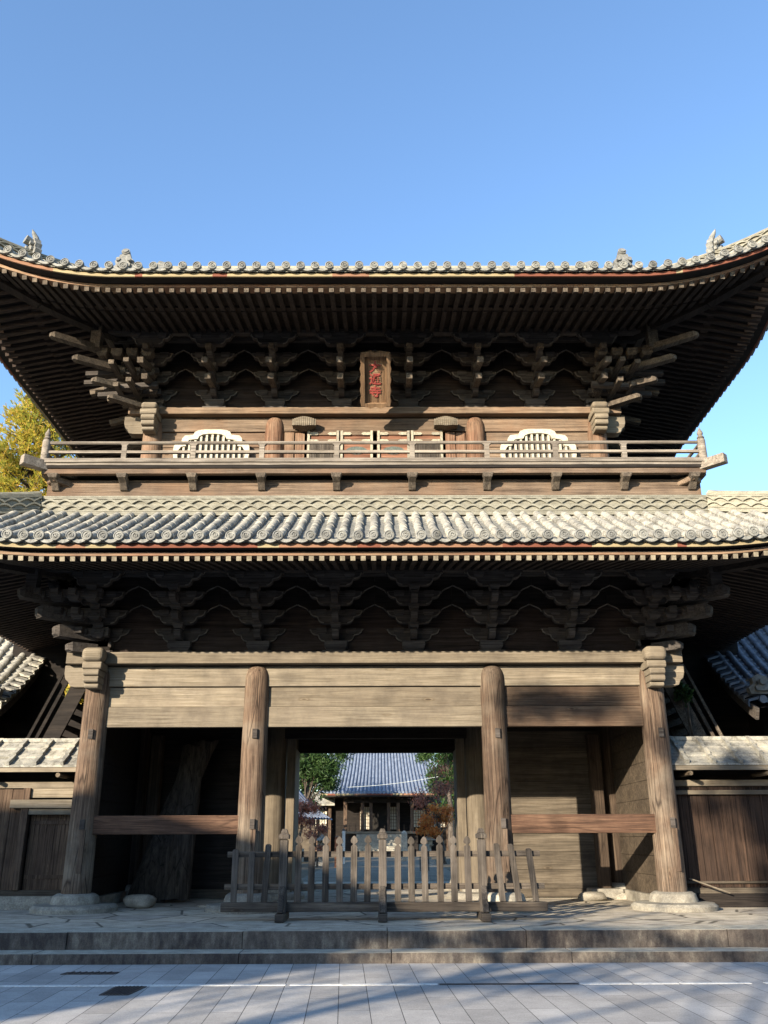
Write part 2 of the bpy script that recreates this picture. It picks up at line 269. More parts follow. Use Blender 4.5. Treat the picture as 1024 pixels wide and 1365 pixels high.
# ---------------------------------------------------------------- mesh helpers
class MB:
    def __init__(s): s.v = []; s.f = []
    def hexa(s, p):       # 8 points: bottom 4 ccw, top 4 ccw
        b = len(s.v); s.v += [tuple(q) for q in p]
        s.f += [tuple(b+i for i in q) for q in ((3, 2, 1, 0), (4, 5, 6, 7), (0, 1, 5, 4), (1, 2, 6, 5), (2, 3, 7, 6), (3, 0, 4, 7))]
        return s
    def box(s, x0, x1, y0, y1, z0, z1):
        return s.hexa([(x0, y0, z0), (x1, y0, z0), (x1, y1, z0), (x0, y1, z0), (x0, y0, z1), (x1, y0, z1), (x1, y1, z1), (x0, y1, z1)])
    def taper(s, cx, cy, z0, z1, w0, d0, w1, d1):
        return s.hexa([(cx-w0, cy-d0, z0), (cx+w0, cy-d0, z0), (cx+w0, cy+d0, z0), (cx-w0, cy+d0, z0), (cx-w1, cy-d1, z1), (cx+w1, cy-d1, z1), (cx+w1, cy+d1, z1), (cx-w1, cy+d1, z1)])
    def beam(s, a, b, w, h, up=(0, 0, 1), w2=None, h2=None):   # bar from a to b, half sizes
        a = Vector(a); b = Vector(b); d = (b-a).normalized(); up = Vector(up)
        r = d.cross(up).normalized(); u = r.cross(d).normalized(); w2 = w2 or w; h2 = h2 or h
        P = [a-r*w-u*h, a+r*w-u*h, b+r*w2-u*h2, b-r*w2-u*h2, a-r*w+u*h, a+r*w+u*h, b+r*w2+u*h2, b-r*w2+u*h2]
        return s.hexa(P)
    def poly(s, pts, axis, a0, a1):    # extrude 2-D polygon along an axis
        def P(p, a): return {'y': (p[0], a, p[1]), 'x': (a, p[0], p[1]), 'z': (p[0], p[1], a)}[axis]
        b = len(s.v); n_ = len(pts)
        s.v += [P(p, a0) for p in pts] + [P(p, a1) for p in pts]
        s.f.append(tuple(range(b, b+n_))); s.f.append(tuple(range(b+2*n_-1, b+n_-1, -1)))
        for i in range(n_):
            j = (i+1) % n_; s.f.append((b+j, b+i, b+n_+i, b+n_+j))
        return s
    def tube(s, path, rad, seg=10, caps=True):
        path = [Vector(p) for p in path]; rings = []
        for i, p in enumerate(path):
            d = (path[min(i+1, len(path)-1)]-path[max(i-1, 0)]).normalized()
            up = Vector((0, 0, 1)) if abs(d.z) < 0.95 else Vector((0, 1, 0))
            r = d.cross(up).normalized(); u = r.cross(d)
            rr = rad[i] if isinstance(rad, (list, tuple)) else rad
            b = len(s.v); rings.append(b)
            for k in range(seg):
                a = 2*math.pi*k/seg; s.v.append(tuple(p+r*math.cos(a)*rr+u*math.sin(a)*rr))
        for i in range(len(rings)-1):
            for k in range(seg):
                k2 = (k+1) % seg; s.f.append((rings[i]+k, rings[i]+k2, rings[i+1]+k2, rings[i+1]+k))
        if caps:
            s.f.append(tuple(rings[0]+k for k in range(seg-1, -1, -1))); s.f.append(tuple(rings[-1]+k for k in range(seg)))
        return s
    def lathe(s, cx, cy, prof, seg=24, wob=0.0, rg=None):
        rings = []
        for r, z in prof:
            b = len(s.v); rings.append(b)
            for k in range(seg):
                a = 2*math.pi*k/seg; q = r*(1+(rg.uniform(-wob, wob) if rg else 0)); s.v.append((cx+math.cos(a)*q, cy+math.sin(a)*q, z))
        for i in range(len(rings)-1):
            for k in range(seg):
                k2 = (k+1) % seg; s.f.append((rings[i]+k, rings[i]+k2, rings[i+1]+k2, rings[i+1]+k))
        s.f.append(tuple(rings[0]+k for k in range(seg-1, -1, -1))); s.f.append(tuple(rings[-1]+k for k in range(seg)))
        return s
    def quad(s, a, b, c, d):
        n_ = len(s.v); s.v += [tuple(a), tuple(b), tuple(c), tuple(d)]; s.f.append((n_, n_+1, n_+2, n_+3)); return s
    def grid(s, rows):
        b = len(s.v); nr = len(rows); nc = len(rows[0])
        for r in rows: s.v += [tuple(p) for p in r]
        for i in range(nr-1):
            for j in range(nc-1): s.f.append((b+i*nc+j, b+i*nc+j+1, b+(i+1)*nc+j+1, b+(i+1)*nc+j))
        return s
    def mesh(s, name, mat, smooth=False):
        me = bpy.data.meshes.new(name); me.from_pydata(s.v, [], s.f)
        me.materials.append(mat)
        if smooth:
            me.polygons.foreach_set('use_smooth', [True]*len(me.polygons))
        me.update(); return me
    def build(s, name, mat, parent=None, smooth=False, bevel=0, angle=None):
        me = s.mesh(name, mat, smooth); o = bpy.data.objects.new(name, me); col.objects.link(o)
        if parent: o.parent = parent
        if smooth:
            try: me.set_sharp_from_angle(angle=R(angle or 40))
            except Exception: pass
        if bevel:
            b = o.modifiers.new('bevel', 'BEVEL'); b.width = bevel; b.segments = 2; b.limit_method = 'ANGLE'
        return o
def tag(o, label=None, cat=None, group=None, kind=None):
    if label: o['label'] = label
    if cat: o['category'] = cat
    if group: o['group'] = group
    if kind: o['kind'] = kind
    return o
def empty(name, loc, label=None, cat=None, group=None):
    o = bpy.data.objects.new(name, None); col.objects.link(o); o.location = loc; o.empty_display_size = 0.2
    tag(o, label, cat, group); return o
def link(me, name, parent, loc=(0, 0, 0), rz=0, scale=None):
    o = bpy.data.objects.new(name, me); col.objects.link(o); o.parent = parent; o.location = loc; o.rotation_euler.z = rz
    if scale: o.scale = scale
    return o
# ================================================================ GROUND
ZP = 0.37                                      # platform height
rb = MB(); rb.quad((-300, -300, 0), (300, -300, 0), (300, 600, 0), (-300, 600, 0)); tag(rb.build('ground', M['earth']), kind='structure')
MB().box(-60, 60, -14.5, -4.47, -0.3, 0.004).build('road', M['road']); tag(bpy.data.objects['road'], kind='structure')
MB().box(-60, 60, -60, -14.504, -0.3, 0.004).build('far_road', mottled('asphalt', (0.05, 0.05, 0.05), (0.075, 0.073, 0.07), 4, 0.9, 0.5, rand=False)); tag(bpy.data.objects['far_road'], kind='structure')
# kerb stones : lower step and upper step
def stones(name, x0, x1, y0, y1, z0, z1, lens, seed, bev=0.015):
    r = random.Random(seed); m = MB(); x = x0
    while x < x1:
        L = r.uniform(*lens); j = r.uniform(-.012, .012); dz = r.uniform(-.006, .006)
        m.box(x+.003, x+L-.003, y0+j, y1, z0, z1+dz); x += L
    o = m.build(name, M['step'], bevel=bev); tag(o, kind='structure'); return o
stones('lower_step', -20, 20, -4.46, -3.9, -0.2, 0.135, (2.0, 3.6), 3, .010)
stones('upper_step', -20, 20, -4.0, -3.35, 0.0, ZP, (1.9, 3.4), 8, .012)
MB().box(-60, 60, -3.36, 12, 0.0, ZP-0.012).build('platform', M['flag']); tag(bpy.data.objects['platform'], kind='structure')
MB().box(-60, 60, 12.003, 130, 0.0, ZP-0.03).build('courtyard', M['earth']); tag(bpy.data.objects['courtyard'], kind='structure')
MB().box(-2.6, 3.0, 12.01, 75, 0.2, ZP-0.02).build('courtyard_path', M['yard']); tag(bpy.data.objects['courtyard_path'], kind='structure')
# white line on the road, broken by a dark patch
m = MB(); 
for a, b in ((-14, -1.0), (-0.95, 0.78), (2.45, 3.05), (3.08, 3.6), (3.63, 4.45), (4.62, 5.1), (5.14, 6.6), (6.63, 14)): m.box(a, b, -6.38, -6.28, 0.0, 0.009)
tag(m.build('road_line', M['paint']), kind='structure')
tag(MB().box(0.80, 2.43, -6.38, -6.29, 0.0, 0.010).build('road_gutter_slot', M['iron']), 'dark metal strip set into the road in the gap of the white line', 'drain')
def grate(name, pts, label):
    e = empty(name, (0, 0, 0), label, 'drain cover', 'dark covers in the paving')
    cx = sum(p[0] for p in pts)/4; cy = sum(p[1] for p in pts)/4
    e.location = (cx, cy, 0)
    m = MB(); m.hexa([(p[0]-cx, p[1]-cy, 0.0) for p in pts]+[(p[0]-cx, p[1]-cy, 0.012) for p in pts]); m.build('frame', M['iron'], e)
    m = MB()
    A, B, C_, D_ = [Vector((p[0]-cx, p[1]-cy, 0.016)) for p in pts]
    for i in range(1, 8):
        t = i/8; m.beam(A.lerp(B, t)*0.94, D_.lerp(C_, t)*0.94, 0.008, 0.004)
    m.build('bar', M['iron'], e)
grate('drain_cover', [(-2.98, -7.02), (-2.66, -7.02), (-2.60, -6.42), (-2.97, -6.42)], 'dark iron drain cover just below the white road line on the left')
grate('drain_cover', [(-3.95, -5.42), (-3.27, -5.42), (-3.25, -5.22), (-3.93, -5.22)], 'narrow dark drain cover in the paving nearest the stone step')

# ================================================================ GATE
gate = empty('temple_gate', (0, 0, ZP), 'two-storey weathered timber temple gate with tiled roofs and a railed balcony', 'temple gate')
gate_inv = ZP
class G(MB):     # meshes of the gate are modelled in world height, shifted to the gate's base
    def build(s, name, mat, parent=gate, smooth=False, bevel=0, angle=None):
        if parent is gate: s.v = [(x, y, z-ZP) for x, y, z in s.v]
        elif parent is not None: s.v = [(x, y, z-ZP) for x, y, z in s.v]
        return MB.build(s, name, mat, parent, smooth, bevel, angle)
A1, B1, YF1 = 5.59, 3.65, 0.0
A2, B2, YF2 = 5.13, 3.15, 0.5
XM1, XM2 = 2.38, 2.32
YC = 3.65
rg = random.Random(5)
def column(x, y, z0, z1, r, mat, name='column'):
    prof = []
    n_ = 10
    for i in range(n_+1):
        t = i/n_; z = z0+(z1-0.30-z0)*t; prof.append((r*(1.03-0.09*t), z))
    for a in (12, 25, 38, 50, 62, 73, 82, 88): prof.append((r*0.94*math.cos(R(a))**.55, z1-0.30+0.30*math.sin(R(a))))
    return G().lathe(x, y, prof, 28, 0.006, rg).build(name, mat, gate, smooth=True)
def plinth(x, y, r=0.40, sq=0.0, rr=0.62):
    m = G()
    m.lathe(x, y, [(rr*1.25, ZP-0.05), (rr*1.27, ZP+0.06), (rr*1.18, ZP+0.11), (r*1.12, ZP+0.125), (r*1.12, ZP+0.15), (r*1.02, ZP+0.26), (r*0.86, ZP+0.30)], 30, 0.008, rg)
    return m.build('column_base', M['plinth'], gate, smooth=True, angle=35)
ZC = 0.66
xs1 = (-A1, -XM1, XM1, A1)
for iy, y in enumerate((0.0, 3.65, 7.3)):
    for x in xs1:
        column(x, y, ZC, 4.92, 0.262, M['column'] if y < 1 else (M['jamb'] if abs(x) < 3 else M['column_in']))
        plinth(x, y)
# square plug pegs on the front columns
for x in xs1:
    for zc, dx in ((3.55, 0.05), (1.88, 0.1)):
        G().box(x-0.045+dx*.6, x+0.045+dx*.6, -0.285, -0.2, zc-.09, zc+.09).build('peg', M['bracket'])
    G().box(x+0.04, x+0.13, -0.272, -0.2, 1.02, 1.78).build('patch_strip', M['column'])
# ---- front beams
def hb(name, x0, x1, y0, y1, z0, z1, mat, bevel=0.012, sag=0.0):
    return G().box(x0, x1, y0, y1, z0, z1).build(name, mat, gate, bevel=bevel)
def plate(name, A, B, yc, z0, z1, over, hw, mat, matY):
    for s in (-1, 1):
        hb(name, -A-over, A+over, yc+s*B-hw, yc+s*B+hw, z0, z1, mat)
        hb(name, s*A-hw+.002, s*A+hw-.002, yc-B+hw, yc+B-hw, z0, z1-.003, matY)
plate('wall_plate', A1, B1, YC, 4.925, 5.16, 0.62, 0.30, M['beam'], M['beam_y'])
for a, b in ((-A1, -XM1), (-XM1, XM1), (XM1, A1)):
    xa = a+0.12; xb = b-0.12
    hb('head_beam', xa, xb, -0.075, 0.12, 4.50, 4.905, M['beam'])
    hb('lintel_board', xa+.02, xb-.02, -0.02, 0.08, 4.10, 4.485, M['redlintel'] if a > 0 else M['beam'])
    hb('lintel', xa, xb, -0.055, 0.11, 3.70, 4.096, M['redlintel'] if a > 0 else M['beam'])
    for y in (3.65, 7.3):
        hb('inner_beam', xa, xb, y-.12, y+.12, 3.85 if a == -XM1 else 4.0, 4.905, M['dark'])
for s in (-1, 1):
    a, b = sorted((s*XM1, s*A1))
    hb('waist_beam', a+0.2, b-0.2, -0.13, 0.1, 1.70, 2.04, M['redbeam'])
    # side bay rear boards (middle row) with sill, side walls
    m = G()
    for i in range(9): m.box(a+0.2, b-0.2, 3.58, 3.68, 0.56+i*.385, 0.56+i*.385+.378)
    m.build('rear_board_wall', M['board_x'] if s > 0 else M['dark'])  # left bay boards darker: its lack of sun is put into the colour
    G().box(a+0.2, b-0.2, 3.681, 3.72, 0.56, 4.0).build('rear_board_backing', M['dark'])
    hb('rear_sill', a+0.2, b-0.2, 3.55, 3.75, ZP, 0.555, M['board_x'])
    m = G()
    for i in range(12): m.box(s*A1-.05, s*A1+.05, 0.2, 3.5, 0.56+i*.36, 0.56+i*.36+.352)
    for i in range(12): m.box(s*A1-.05, s*A1+.05, 3.85, 7.1, 0.56+i*.36, 0.56+i*.36+.352)
    m.build('side_board_wall', M['board_side'] if s > 0 else M['dark'])  # side boards darkened too, shade put into the colour, deepest on the left
    G().box(s*A1-.14, s*A1+.14, 0.55, 7.1, ZP-.02, 0.555).build('side_footing', M['plinth'])
    # tied inner post
    hb('inner_post', s*5.1-.13, s*5.1+.13, 3.2, 3.45, ZP+.2, 3.9, M['column_in'])
    G().box(s*5.1-.38, s*5.1+.33, 2.95, 3.5, ZP-.02, ZP+.2).build('post_stone', M['plinth'], bevel=.03)
    # door jambs in middle row and open door leaves turned inwards
    hb('door_jamb', s*2.0-.1 if s > 0 else s*2.0-.1, s*2.0+.1, 3.6, 3.8, ZP, 3.85, M['jamb'])
    hb('door_leaf', s*2.06-.05, s*2.06+.05, 3.85, 5.9, ZP+.08, 3.75, M['jamb'])
    hb('passage_side_beam', s*XM1-.1, s*XM1+.1, 0.2, 3.5, 4.3, 4.85, M['dark'])
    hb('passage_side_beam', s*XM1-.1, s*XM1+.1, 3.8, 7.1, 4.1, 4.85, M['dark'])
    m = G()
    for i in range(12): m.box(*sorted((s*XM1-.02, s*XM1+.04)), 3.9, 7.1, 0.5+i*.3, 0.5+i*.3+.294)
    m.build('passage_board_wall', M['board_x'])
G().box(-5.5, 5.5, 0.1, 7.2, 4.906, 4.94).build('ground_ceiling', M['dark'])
for i in range(7):
    hb('ceiling_joist', -5.3, 5.3, .6+i*1.0-.08, .6+i*1.0+.08, 4.72, 4.905, M['dark'])
G().box(3.90, 4.0, 3.55, 3.575, 1.83, 1.93).build('paper_slip', M['white'])

# ---- nosings at the corner columns
def nosing(x, yf, ztop, s, mat, matY, sc_=1.0):
    # sideways nosing
    w_ = 0.13
    def pr(L): return [(0, 0), (L, 0), (L*1.0, -.17), (L*.93, -.28), (L*.80, -.33), (L*.72, -.42), (L*.5, -.44), (0, -.44)]
    m = G(); m.poly([(x+s*(0.2+p[0]), ztop+p[1]) for p in pr(.48*sc_)], 'y', yf-w_, yf+w_)
    m.build('side_nosing', mat, bevel=.012)
    # front nosing, four stacked rolls
    m = G(); z = ztop
    for i, (h, out, w2) in enumerate(((.15, .32, .19), (.13, .33, .155), (.13, .30, .15), (.10, .22, .14))):
        y0 = yf-.26-out; pts = [(y0+.03, z), (y0, z-.03), (y0, z-h+.035), (y0+.035, z-h+.004), (yf-.1, z-h+.004), (yf-.1, z)]
        m.poly(pts, 'x', x-w2, x+w2); z -= h
    o = m.build('front_nosing', matY, bevel=.04); o.modifiers['bevel'].segments = 4
for s in (-1, 1):
    nosing(s*A1, YF1, 4.92, s, M['beam'], M['beam'])
    G().box(s*A1-.22, s*A1+.22, -0.64, -0.302, 4.928, 5.20).build('plate_nosing', M['beam'], bevel=.10).modifiers['bevel'].segments = 4

# ================================================================ bracket sets
def ogee(w_, z0, top, x_in=0.17):
    # right half lower edge from the centre outward
    pts = [(0, z0), (x_in+.07, z0)]
    X = w_; xa = x_in+.07
    l1 = .23*(X-xa); l2 = .25*(X-xa); r1 = .125; r2 = .115
    for a in (30, 60, 90): pts.append((xa+l1*math.sin(R(a)), z0+r1*(1-math.cos(R(a)))))
    xb = xa+l1+.05*(X-xa); zb = z0+r1+.006
    pts.append((xb, zb))
    for a in (30, 60, 90): pts.append((xb+l2*math.sin(R(a)), zb+r2*(1-math.cos(R(a)))))
    xc = xb+l2+.05*(X-xa); zc = zb+r2+.006
    pts.append((xc, zc))
    for t, q in ((.10, .045), (.28, .075), (.50, .10), (.75, .125), (1.0, .155)): pts.append((xc+(X-xc)*t, zc+q))
    return pts
def bracket_mesh(wl, wr, H=1.47, step=.34, tails=True, name='bracket_set'):
    m = MB(); edge = MB(); dark_f = []
    m.taper(0, 0, .0, .04, .27, .24, .27, .24)
    m.taper(0, 0, .04, .12, .17, .17, .23, .23); m.box(-.23, .23, -.23, .23, .12, .235)
    for k in range(4):
        zk = .24+k*.305; y = -k*step
        top = H-.01-.004*(3-k)
        R_ = ogee(wr-.004, zk, top); L_ = [(-x, z) for x, z in ogee(wl-.004, zk, top)]
        poly = list(reversed(L_))[:-1]+R_+[(wr-.004, max(top, R_[-1][1]+.03)), (-wl+.004, max(top, R_[-1][1]+.03))]
        f0 = len(m.f); m.poly(poly, 'y', y+.03, y+.075); dark_f += range(f0, len(m.f))  # recessed boards go dark, shade between the arms put into the colour
        # the arm itself stands proud of the board and ends in the two rounded lobes
        na = 10; ah = zk+.285 if k < 3 else H-.012
        Ra = [p for p in R_[:na] if p[1] < ah-.01]; La = [p for p in L_[:na] if p[1] < ah-.01]
        Ra = Ra+[(Ra[-1][0]+.012, ah-.02), (Ra[-1][0]-.01, ah)]; La = La+[(La[-1][0]-.012, ah-.02), (La[-1][0]+.01, ah)]
        m.poly(list(reversed(La))[:-1]+Ra, 'y', y-.085, y+.029)
        for seq in (R_, L_):
            for i in range(1, len(seq)-1):
                a, b = seq[i], seq[i+1]
                yy_ = y-.098 if i < 8 else y+.02
                edge.beam((a[0], yy_, a[1]+.012), (b[0], yy_, b[1]+.012), .012, .010)
        for bx in (-.30, 0, .30):       # bearing blocks
            m.taper(bx, y, zk+.17 if bx else zk-.085, zk+.215 if bx else zk-.03, .075, .10, .105, .125)
            m.box(bx-.105, bx+.105, y-.125, y+.1, zk+.215 if bx else zk-.03, zk+.285 if bx else zk+.03)
        if k < 3:
            y1 = -(k+1)*step-.13
            pts = [(0.1, zk+.03), (0.1, zk+.19), (y1, zk+.19), (y1-.01, zk+.13), (y1+.05, zk+.05), (y1+.14, zk+.02)]
            m.poly(pts, 'x', -.065, .065)
    nf = len(m.f); nb = len(m.v); m.v += edge.v; m.f += [tuple(q+nb for q in f) for f in edge.f]
    me1 = m.mesh(name, M['bracket']); me1.materials.append(M['bracket_edge'])
    for pl in me1.polygons[nf:]: pl.material_index = 1
    me1.materials.append(M['dark'])
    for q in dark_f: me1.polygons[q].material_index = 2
    m2 = MB()
    if tails:
        for y0, y1, za, zb in ((-.40, -1.14, .46, .33), (-.75, -1.56, .72, .50), (-1.0, -1.30, 1.04, 1.01)):
            m2.beam((0, y0, za), (0, y1, zb), .066, .062)
    else:
        for k in range(3): m2.box(-.05, .05, -(k+1)*step-.10, -(k+1)*step+.1, .52+k*.3, .60+k*.3)
    me2 = m2.mesh('bracket_nose', M['bracket_y'])
    return me1, me2
def place_set(meshes, x, y, z, rz):
    o = link(meshes[0], 'bracket_set', gate, (x, y, z-ZP), rz)
    n_ = link(meshes[1], 'bracket_nose', o, (0, 0, 0)); 
    return o
def diag_arms(x, y, z, sx, sy, lens, w_=.10, tail=True, mt=None):
    d = Vector((sx, sy, 0))
    for (s0, zz, drop, hh) in lens:
        m = G(); a = Vector((x, y, z+zz+drop)); b = Vector((x, y, z+zz))+d*s0
        n_ = 6; pts = [a.lerp(b, i/n_) for i in range(n_+1)]
        m.beam(a, b, w_, hh, w2=w_*.8, h2=hh*.9)
        if tail: m.beam(b, b+d*.05+Vector((0, 0, -.01)), w_*.8, hh*.9, w2=w_*.4, h2=hh*.5)
        m.build('corner_arm', mt or M['bracket_y'])
def brackets(A, B, XM, YF, z, tails):
    yc = YC; bc = 2*XM/3; bs = (A-XM)/2; bsd = B*2/4
    mm = {}
    def get(wl, wr):
        k = (round(wl, 3), round(wr, 3))
        if k not in mm: mm[k] = bracket_mesh(wl, wr, tails=tails)
        return mm[k]
    xs = [-A, -A+bs, -XM, -XM+bc, XM-bc, XM, A-bs, A]
    for i, x in enumerate(xs):
        wl = (x-xs[i-1])/2 if i else .5; wr = (xs[i+1]-x)/2 if i < 7 else .5
        place_set(get(wl, wr), x, yc-B, z, 0)
        place_set(get(wr, wl), x, yc+B, z, math.pi)
    for s in (-1, 1):
        for j in range(5):
            y = yc-B+j*bsd
            wl = bsd/2 if j else .5; wr = bsd/2 if j < 4 else .5
            if s < 0: wl, wr = wr, wl
            if s > 0: place_set(get(wl, wr), s*A, y, z, math.pi/2)
            else: place_set(get(wl, wr), s*A, y, z, -math.pi/2)
        for sy in (-1, 1):
            for k in range(3 if sy < 0 else 0):
                r_ = (k+1)*.34; pos = {(r_, r_)}
                for j in range(k+1): pos |= {(r_, j*.34), (j*.34, r_)}
                for (ox, oy) in sorted(pos):
                    m = G(); cx_, cy_ = s*(A+ox), yc+sy*(B+oy); z_ = z+.26+k*.305
                    m.taper(cx_, cy_, z_, z_+.07, .085, .085, .125, .125); m.box(cx_-.125, cx_+.125, cy_-.125, cy_+.125, z_+.07, z_+.17)
                    m.build('bearing_block', M['bracket_y'] if tails else M['bracket'])
            G().box(s*(A+1.15)-.11, s*(A+1.15)+.11, yc+sy*(B+1.15)-.11, yc+sy*(B+1.15)+.11, z+1.0, z+1.62).build('corner_strut', M['bracket_y'] if tails else M['bracket'])
            if tails:
                diag_arms(s*A, yc+sy*B, z, s, sy, [(1.85, .93, .26, .075), (1.45, .60, .24, .075), (1.10, .24, .22, .07), (.8, -.02, .05, .06)])
                for (q, zz, l) in ((.35, .28, 1.25), (.35, .6, 1.6), (.7, .28, 1.0), (.72, .62, 1.45)):
                    if sy < 0:
                        m = G(); m.beam((s*(A-.2), yc-B-q, z+zz+.06), (s*(A+l), yc-B-q, z+zz-.02), .06, .06, h2=.05); m.build('corner_arm', M['bracket_x'])
                        m = G(); m.beam((s*(A+q), yc-B+.2, z+zz+.06), (s*(A+q), yc-B-l*.9, z+zz-.02), .06, .06, h2=.05); m.build('corner_arm', M['bracket_y'])
            else:
                diag_arms(s*A, yc+sy*B, z, s, sy, [(1.28, .98, .02, .13), (1.0, .66, .02, .13), (.72, .34, .02, .13), (.5, .06, .02, .10)], .15, mt=M['bracket'])  # lower arms take darker wood, weaker light put into their colour
                if sy < 0:
                    for (q, zz, l) in ((.34, .36, .62), (.34, .68, .95), (.34, .99, 1.25), (.68, .68, .95), (.68, .99, 1.25), (1.02, .99, 1.25)):
                        m = G(); m.beam((s*(A-.2), yc-B-q, z+zz+.03), (s*(A+l), yc-B-q, z+zz+.03), .07, .09, h2=.06); m.build('corner_arm', M['bracket_x'])
                        m = G(); m.beam((s*(A+q), yc-B+.2, z+zz+.03), (s*(A+q), yc-B-l, z+zz+.03), .07, .09, h2=.06); m.build('corner_arm', M['bracket'])
    # purlin carried by the outer step, boards behind
    for k, zz in ((1, .85), (2, 1.15), (3, 1.47)):
        o_ = k*.34
        for s in (-1, 1):
            G().box(-A-o_-.25, A+o_+.25, yc+s*(B+o_)-.075, yc+s*(B+o_)+.075, z+1.46, z+1.60).build('eave_purlin', M['bracket'])
            G().box(s*(A+o_)-.075, s*(A+o_)+.075, yc-B-o_+.08, yc+B+o_-.08, z+1.462, z+1.598).build('eave_purlin', M['bracket_y'])
    for s in (-1, 1):
        G().box(-A, A, yc+s*B-.03, yc+s*B+.03, z, z+1.9).build('bracket_wall', M['rafter_x'])  # wall darker than the brackets, recess shade put into its colour
        G().box(s*A-.03, s*A+.03, yc-B+.04, yc+B-.04, z, z+1.9).build('bracket_wall', M['dark'])
M['bracket_x'] = M['bracket']
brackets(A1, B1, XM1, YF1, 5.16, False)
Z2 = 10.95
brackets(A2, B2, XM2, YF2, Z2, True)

# ================================================================ eaves
FACES = {'front': ((0, -1), (1, 0)), 'right': ((1, 0), (0, 1)), 'back': ((0, 1), (-1, 0)), 'left': ((-1, 0), (0, -1))}
class Face:
    def __init__(s, key, A, B, k, zfun=None):
        s.n, s.t = FACES[key]; s.key = key
        s.Hn, s.Ht = (B, A) if key in ('front', 'back') else (A, B); s.k = k
    def rise(s, a): return s.k*max(0.0, abs(a)-s.Ht)**2
    def P(s, a, o, z):
        return Vector((s.n[0]*(s.Hn+o)+s.t[0]*a, YC+s.n[1]*(s.Hn+o)+s.t[1]*a, z+s.rise(a)))
def lerp(a, b, t): return a+(b-a)*t
def pw(pts, o):
    for (o0, z0), (o1, z1) in zip(pts, pts[1:]):
        if o <= o1: return lerp(z0, z1, (o-o0)/(o1-o0))
    (o0, z0), (o1, z1) = pts[-2:]; return lerp(z0, z1, (o-o0)/(o1-o0))
RAFT_COUNT = [0]
def eaves(A, B, k, dz, base_pts, fly_pts, pitch, rw, rh, fas, oe, indiv):
    for key in FACES:
        f = Face(key, A, B, k)
        amax = f.Ht+fly_pts[-1][0]-.12; n_ = int(amax/pitch); rest = MB(); tips = []; mat = M['rafter'] if key in ('front', 'back') else M['rafter_x']
        for i in range(-n_, n_+1):
            a = i*pitch
            for layer, pts in (('base', base_pts), ('fly', fly_pts)):
                o0 = max(pts[0][0], abs(a)-f.Ht+.05); o1 = pts[-1][0]
                if o1-o0 < .1: continue
                m = MB(); q0 = f.P(a, o0, pw(pts, o0)+dz+rh); q1 = f.P(a, o1, pw(pts, o1)+dz+rh)
                d = (q1-q0).normalized(); m.beam(q0, q1, rw, rh, w2=rw*.95, h2=rh*.92)
                if key == 'front' and layer == 'fly' and abs(i) <= indiv:
                    me = G(); me.v = m.v; me.f = m.f; ro = me.build('rafter', mat); ro.data.materials.append(M['tip'] if A == A1 else M['bracket_y']); ro.data.polygons[4].material_index = 1
                else:
                    b = len(rest.v); rest.v += m.v; rest.f += [tuple(q+b for q in ff) for ff in m.f]
                    if layer == 'fly': tips.append(len(rest.f)-2)
        g = G(); g.v = rest.v; g.f = rest.f; o = g.build('rafter_rows', mat); o['kind'] = 'stuff'
        o.data.materials.append(M['tip'] if A == A1 else M['bracket_y'])
        for q in tips: o.data.polygons[q].material_index = 1
        # sheathing boards over rafters, and long strips along the eave
        NA = 60
        amx = f.Ht+oe
        al = [lerp(-amx, amx, i/NA) for i in range(NA+1)]
        def strip(o_in, o_out, z_in0, z_out0, th, name, mt, shade=True):
            m = G(); rows = []
            for a in al:
                lim_i = min(o_out, max(o_in, abs(a)-f.Ht))
                oi = max(o_in, lim_i) if abs(a) > f.Ht+o_in else o_in
                if abs(a) > f.Ht+o_out: aa = math.copysign(f.Ht+o_out, a); oi = o_out-.0005
                else: aa = a
                def zz(o): return lerp(z_in0, z_out0, (o-o_in)/(o_out-o_in))
                rows.append([f.P(aa, oi, zz(oi)), f.P(aa, o_out, zz(o_out)), f.P(aa, o_out, zz(o_out)+th), f.P(aa, oi, zz(oi)+th), f.P(aa, oi, zz(oi))])
            m.grid(rows); return m.build(name, mt)
        bp, fp = base_pts, fly_pts
        strip(bp[0][0], bp[-1][0]+.02, bp[0][1]+dz+2*rh+.002, pw(bp, bp[-1][0])+dz+2*rh+.002, .03, 'eave_boards', M['dark'])
        strip(fp[0][0], fp[-1][0], fp[0][1]+dz+2*rh+.002, fp[-1][1]+dz+2*rh+.002, .03, 'eave_boards', M['dark'])
        strip(bp[-1][0]-.10, bp[-1][0]+.05, pw(bp, bp[-1][0])+dz+2*rh-.01, pw(bp, bp[-1][0])+dz+2*rh-.03, .06, 'rafter_batten', mat)
        for (oi, oo, z0, z1, nm, mt) in fas:
            strip(oi, oo, z0+dz, z0+dz, z1-z0, nm, mt if key in ('front', 'back') else mt)
    # hip rafters
    for sx in (-1, 1):
        for sy in (-1, 1):
            m = G(); pts = []
            L = fly_pts[-1][0]
            for i in range(9):
                o = lerp(0.0, L+.05, i/8)
                zz = (pw(base_pts, o) if o < base_pts[-1][0] else pw(fly_pts, o))+dz+rh-.05+k*o*o
                pts.append(Vector((sx*(A+o), YC+sy*(B+o), zz)))
            for a, b in zip(pts, pts[1:]): m.beam(a, b, .11, .13)
            m.build('hip_rafter', M['rafter'])
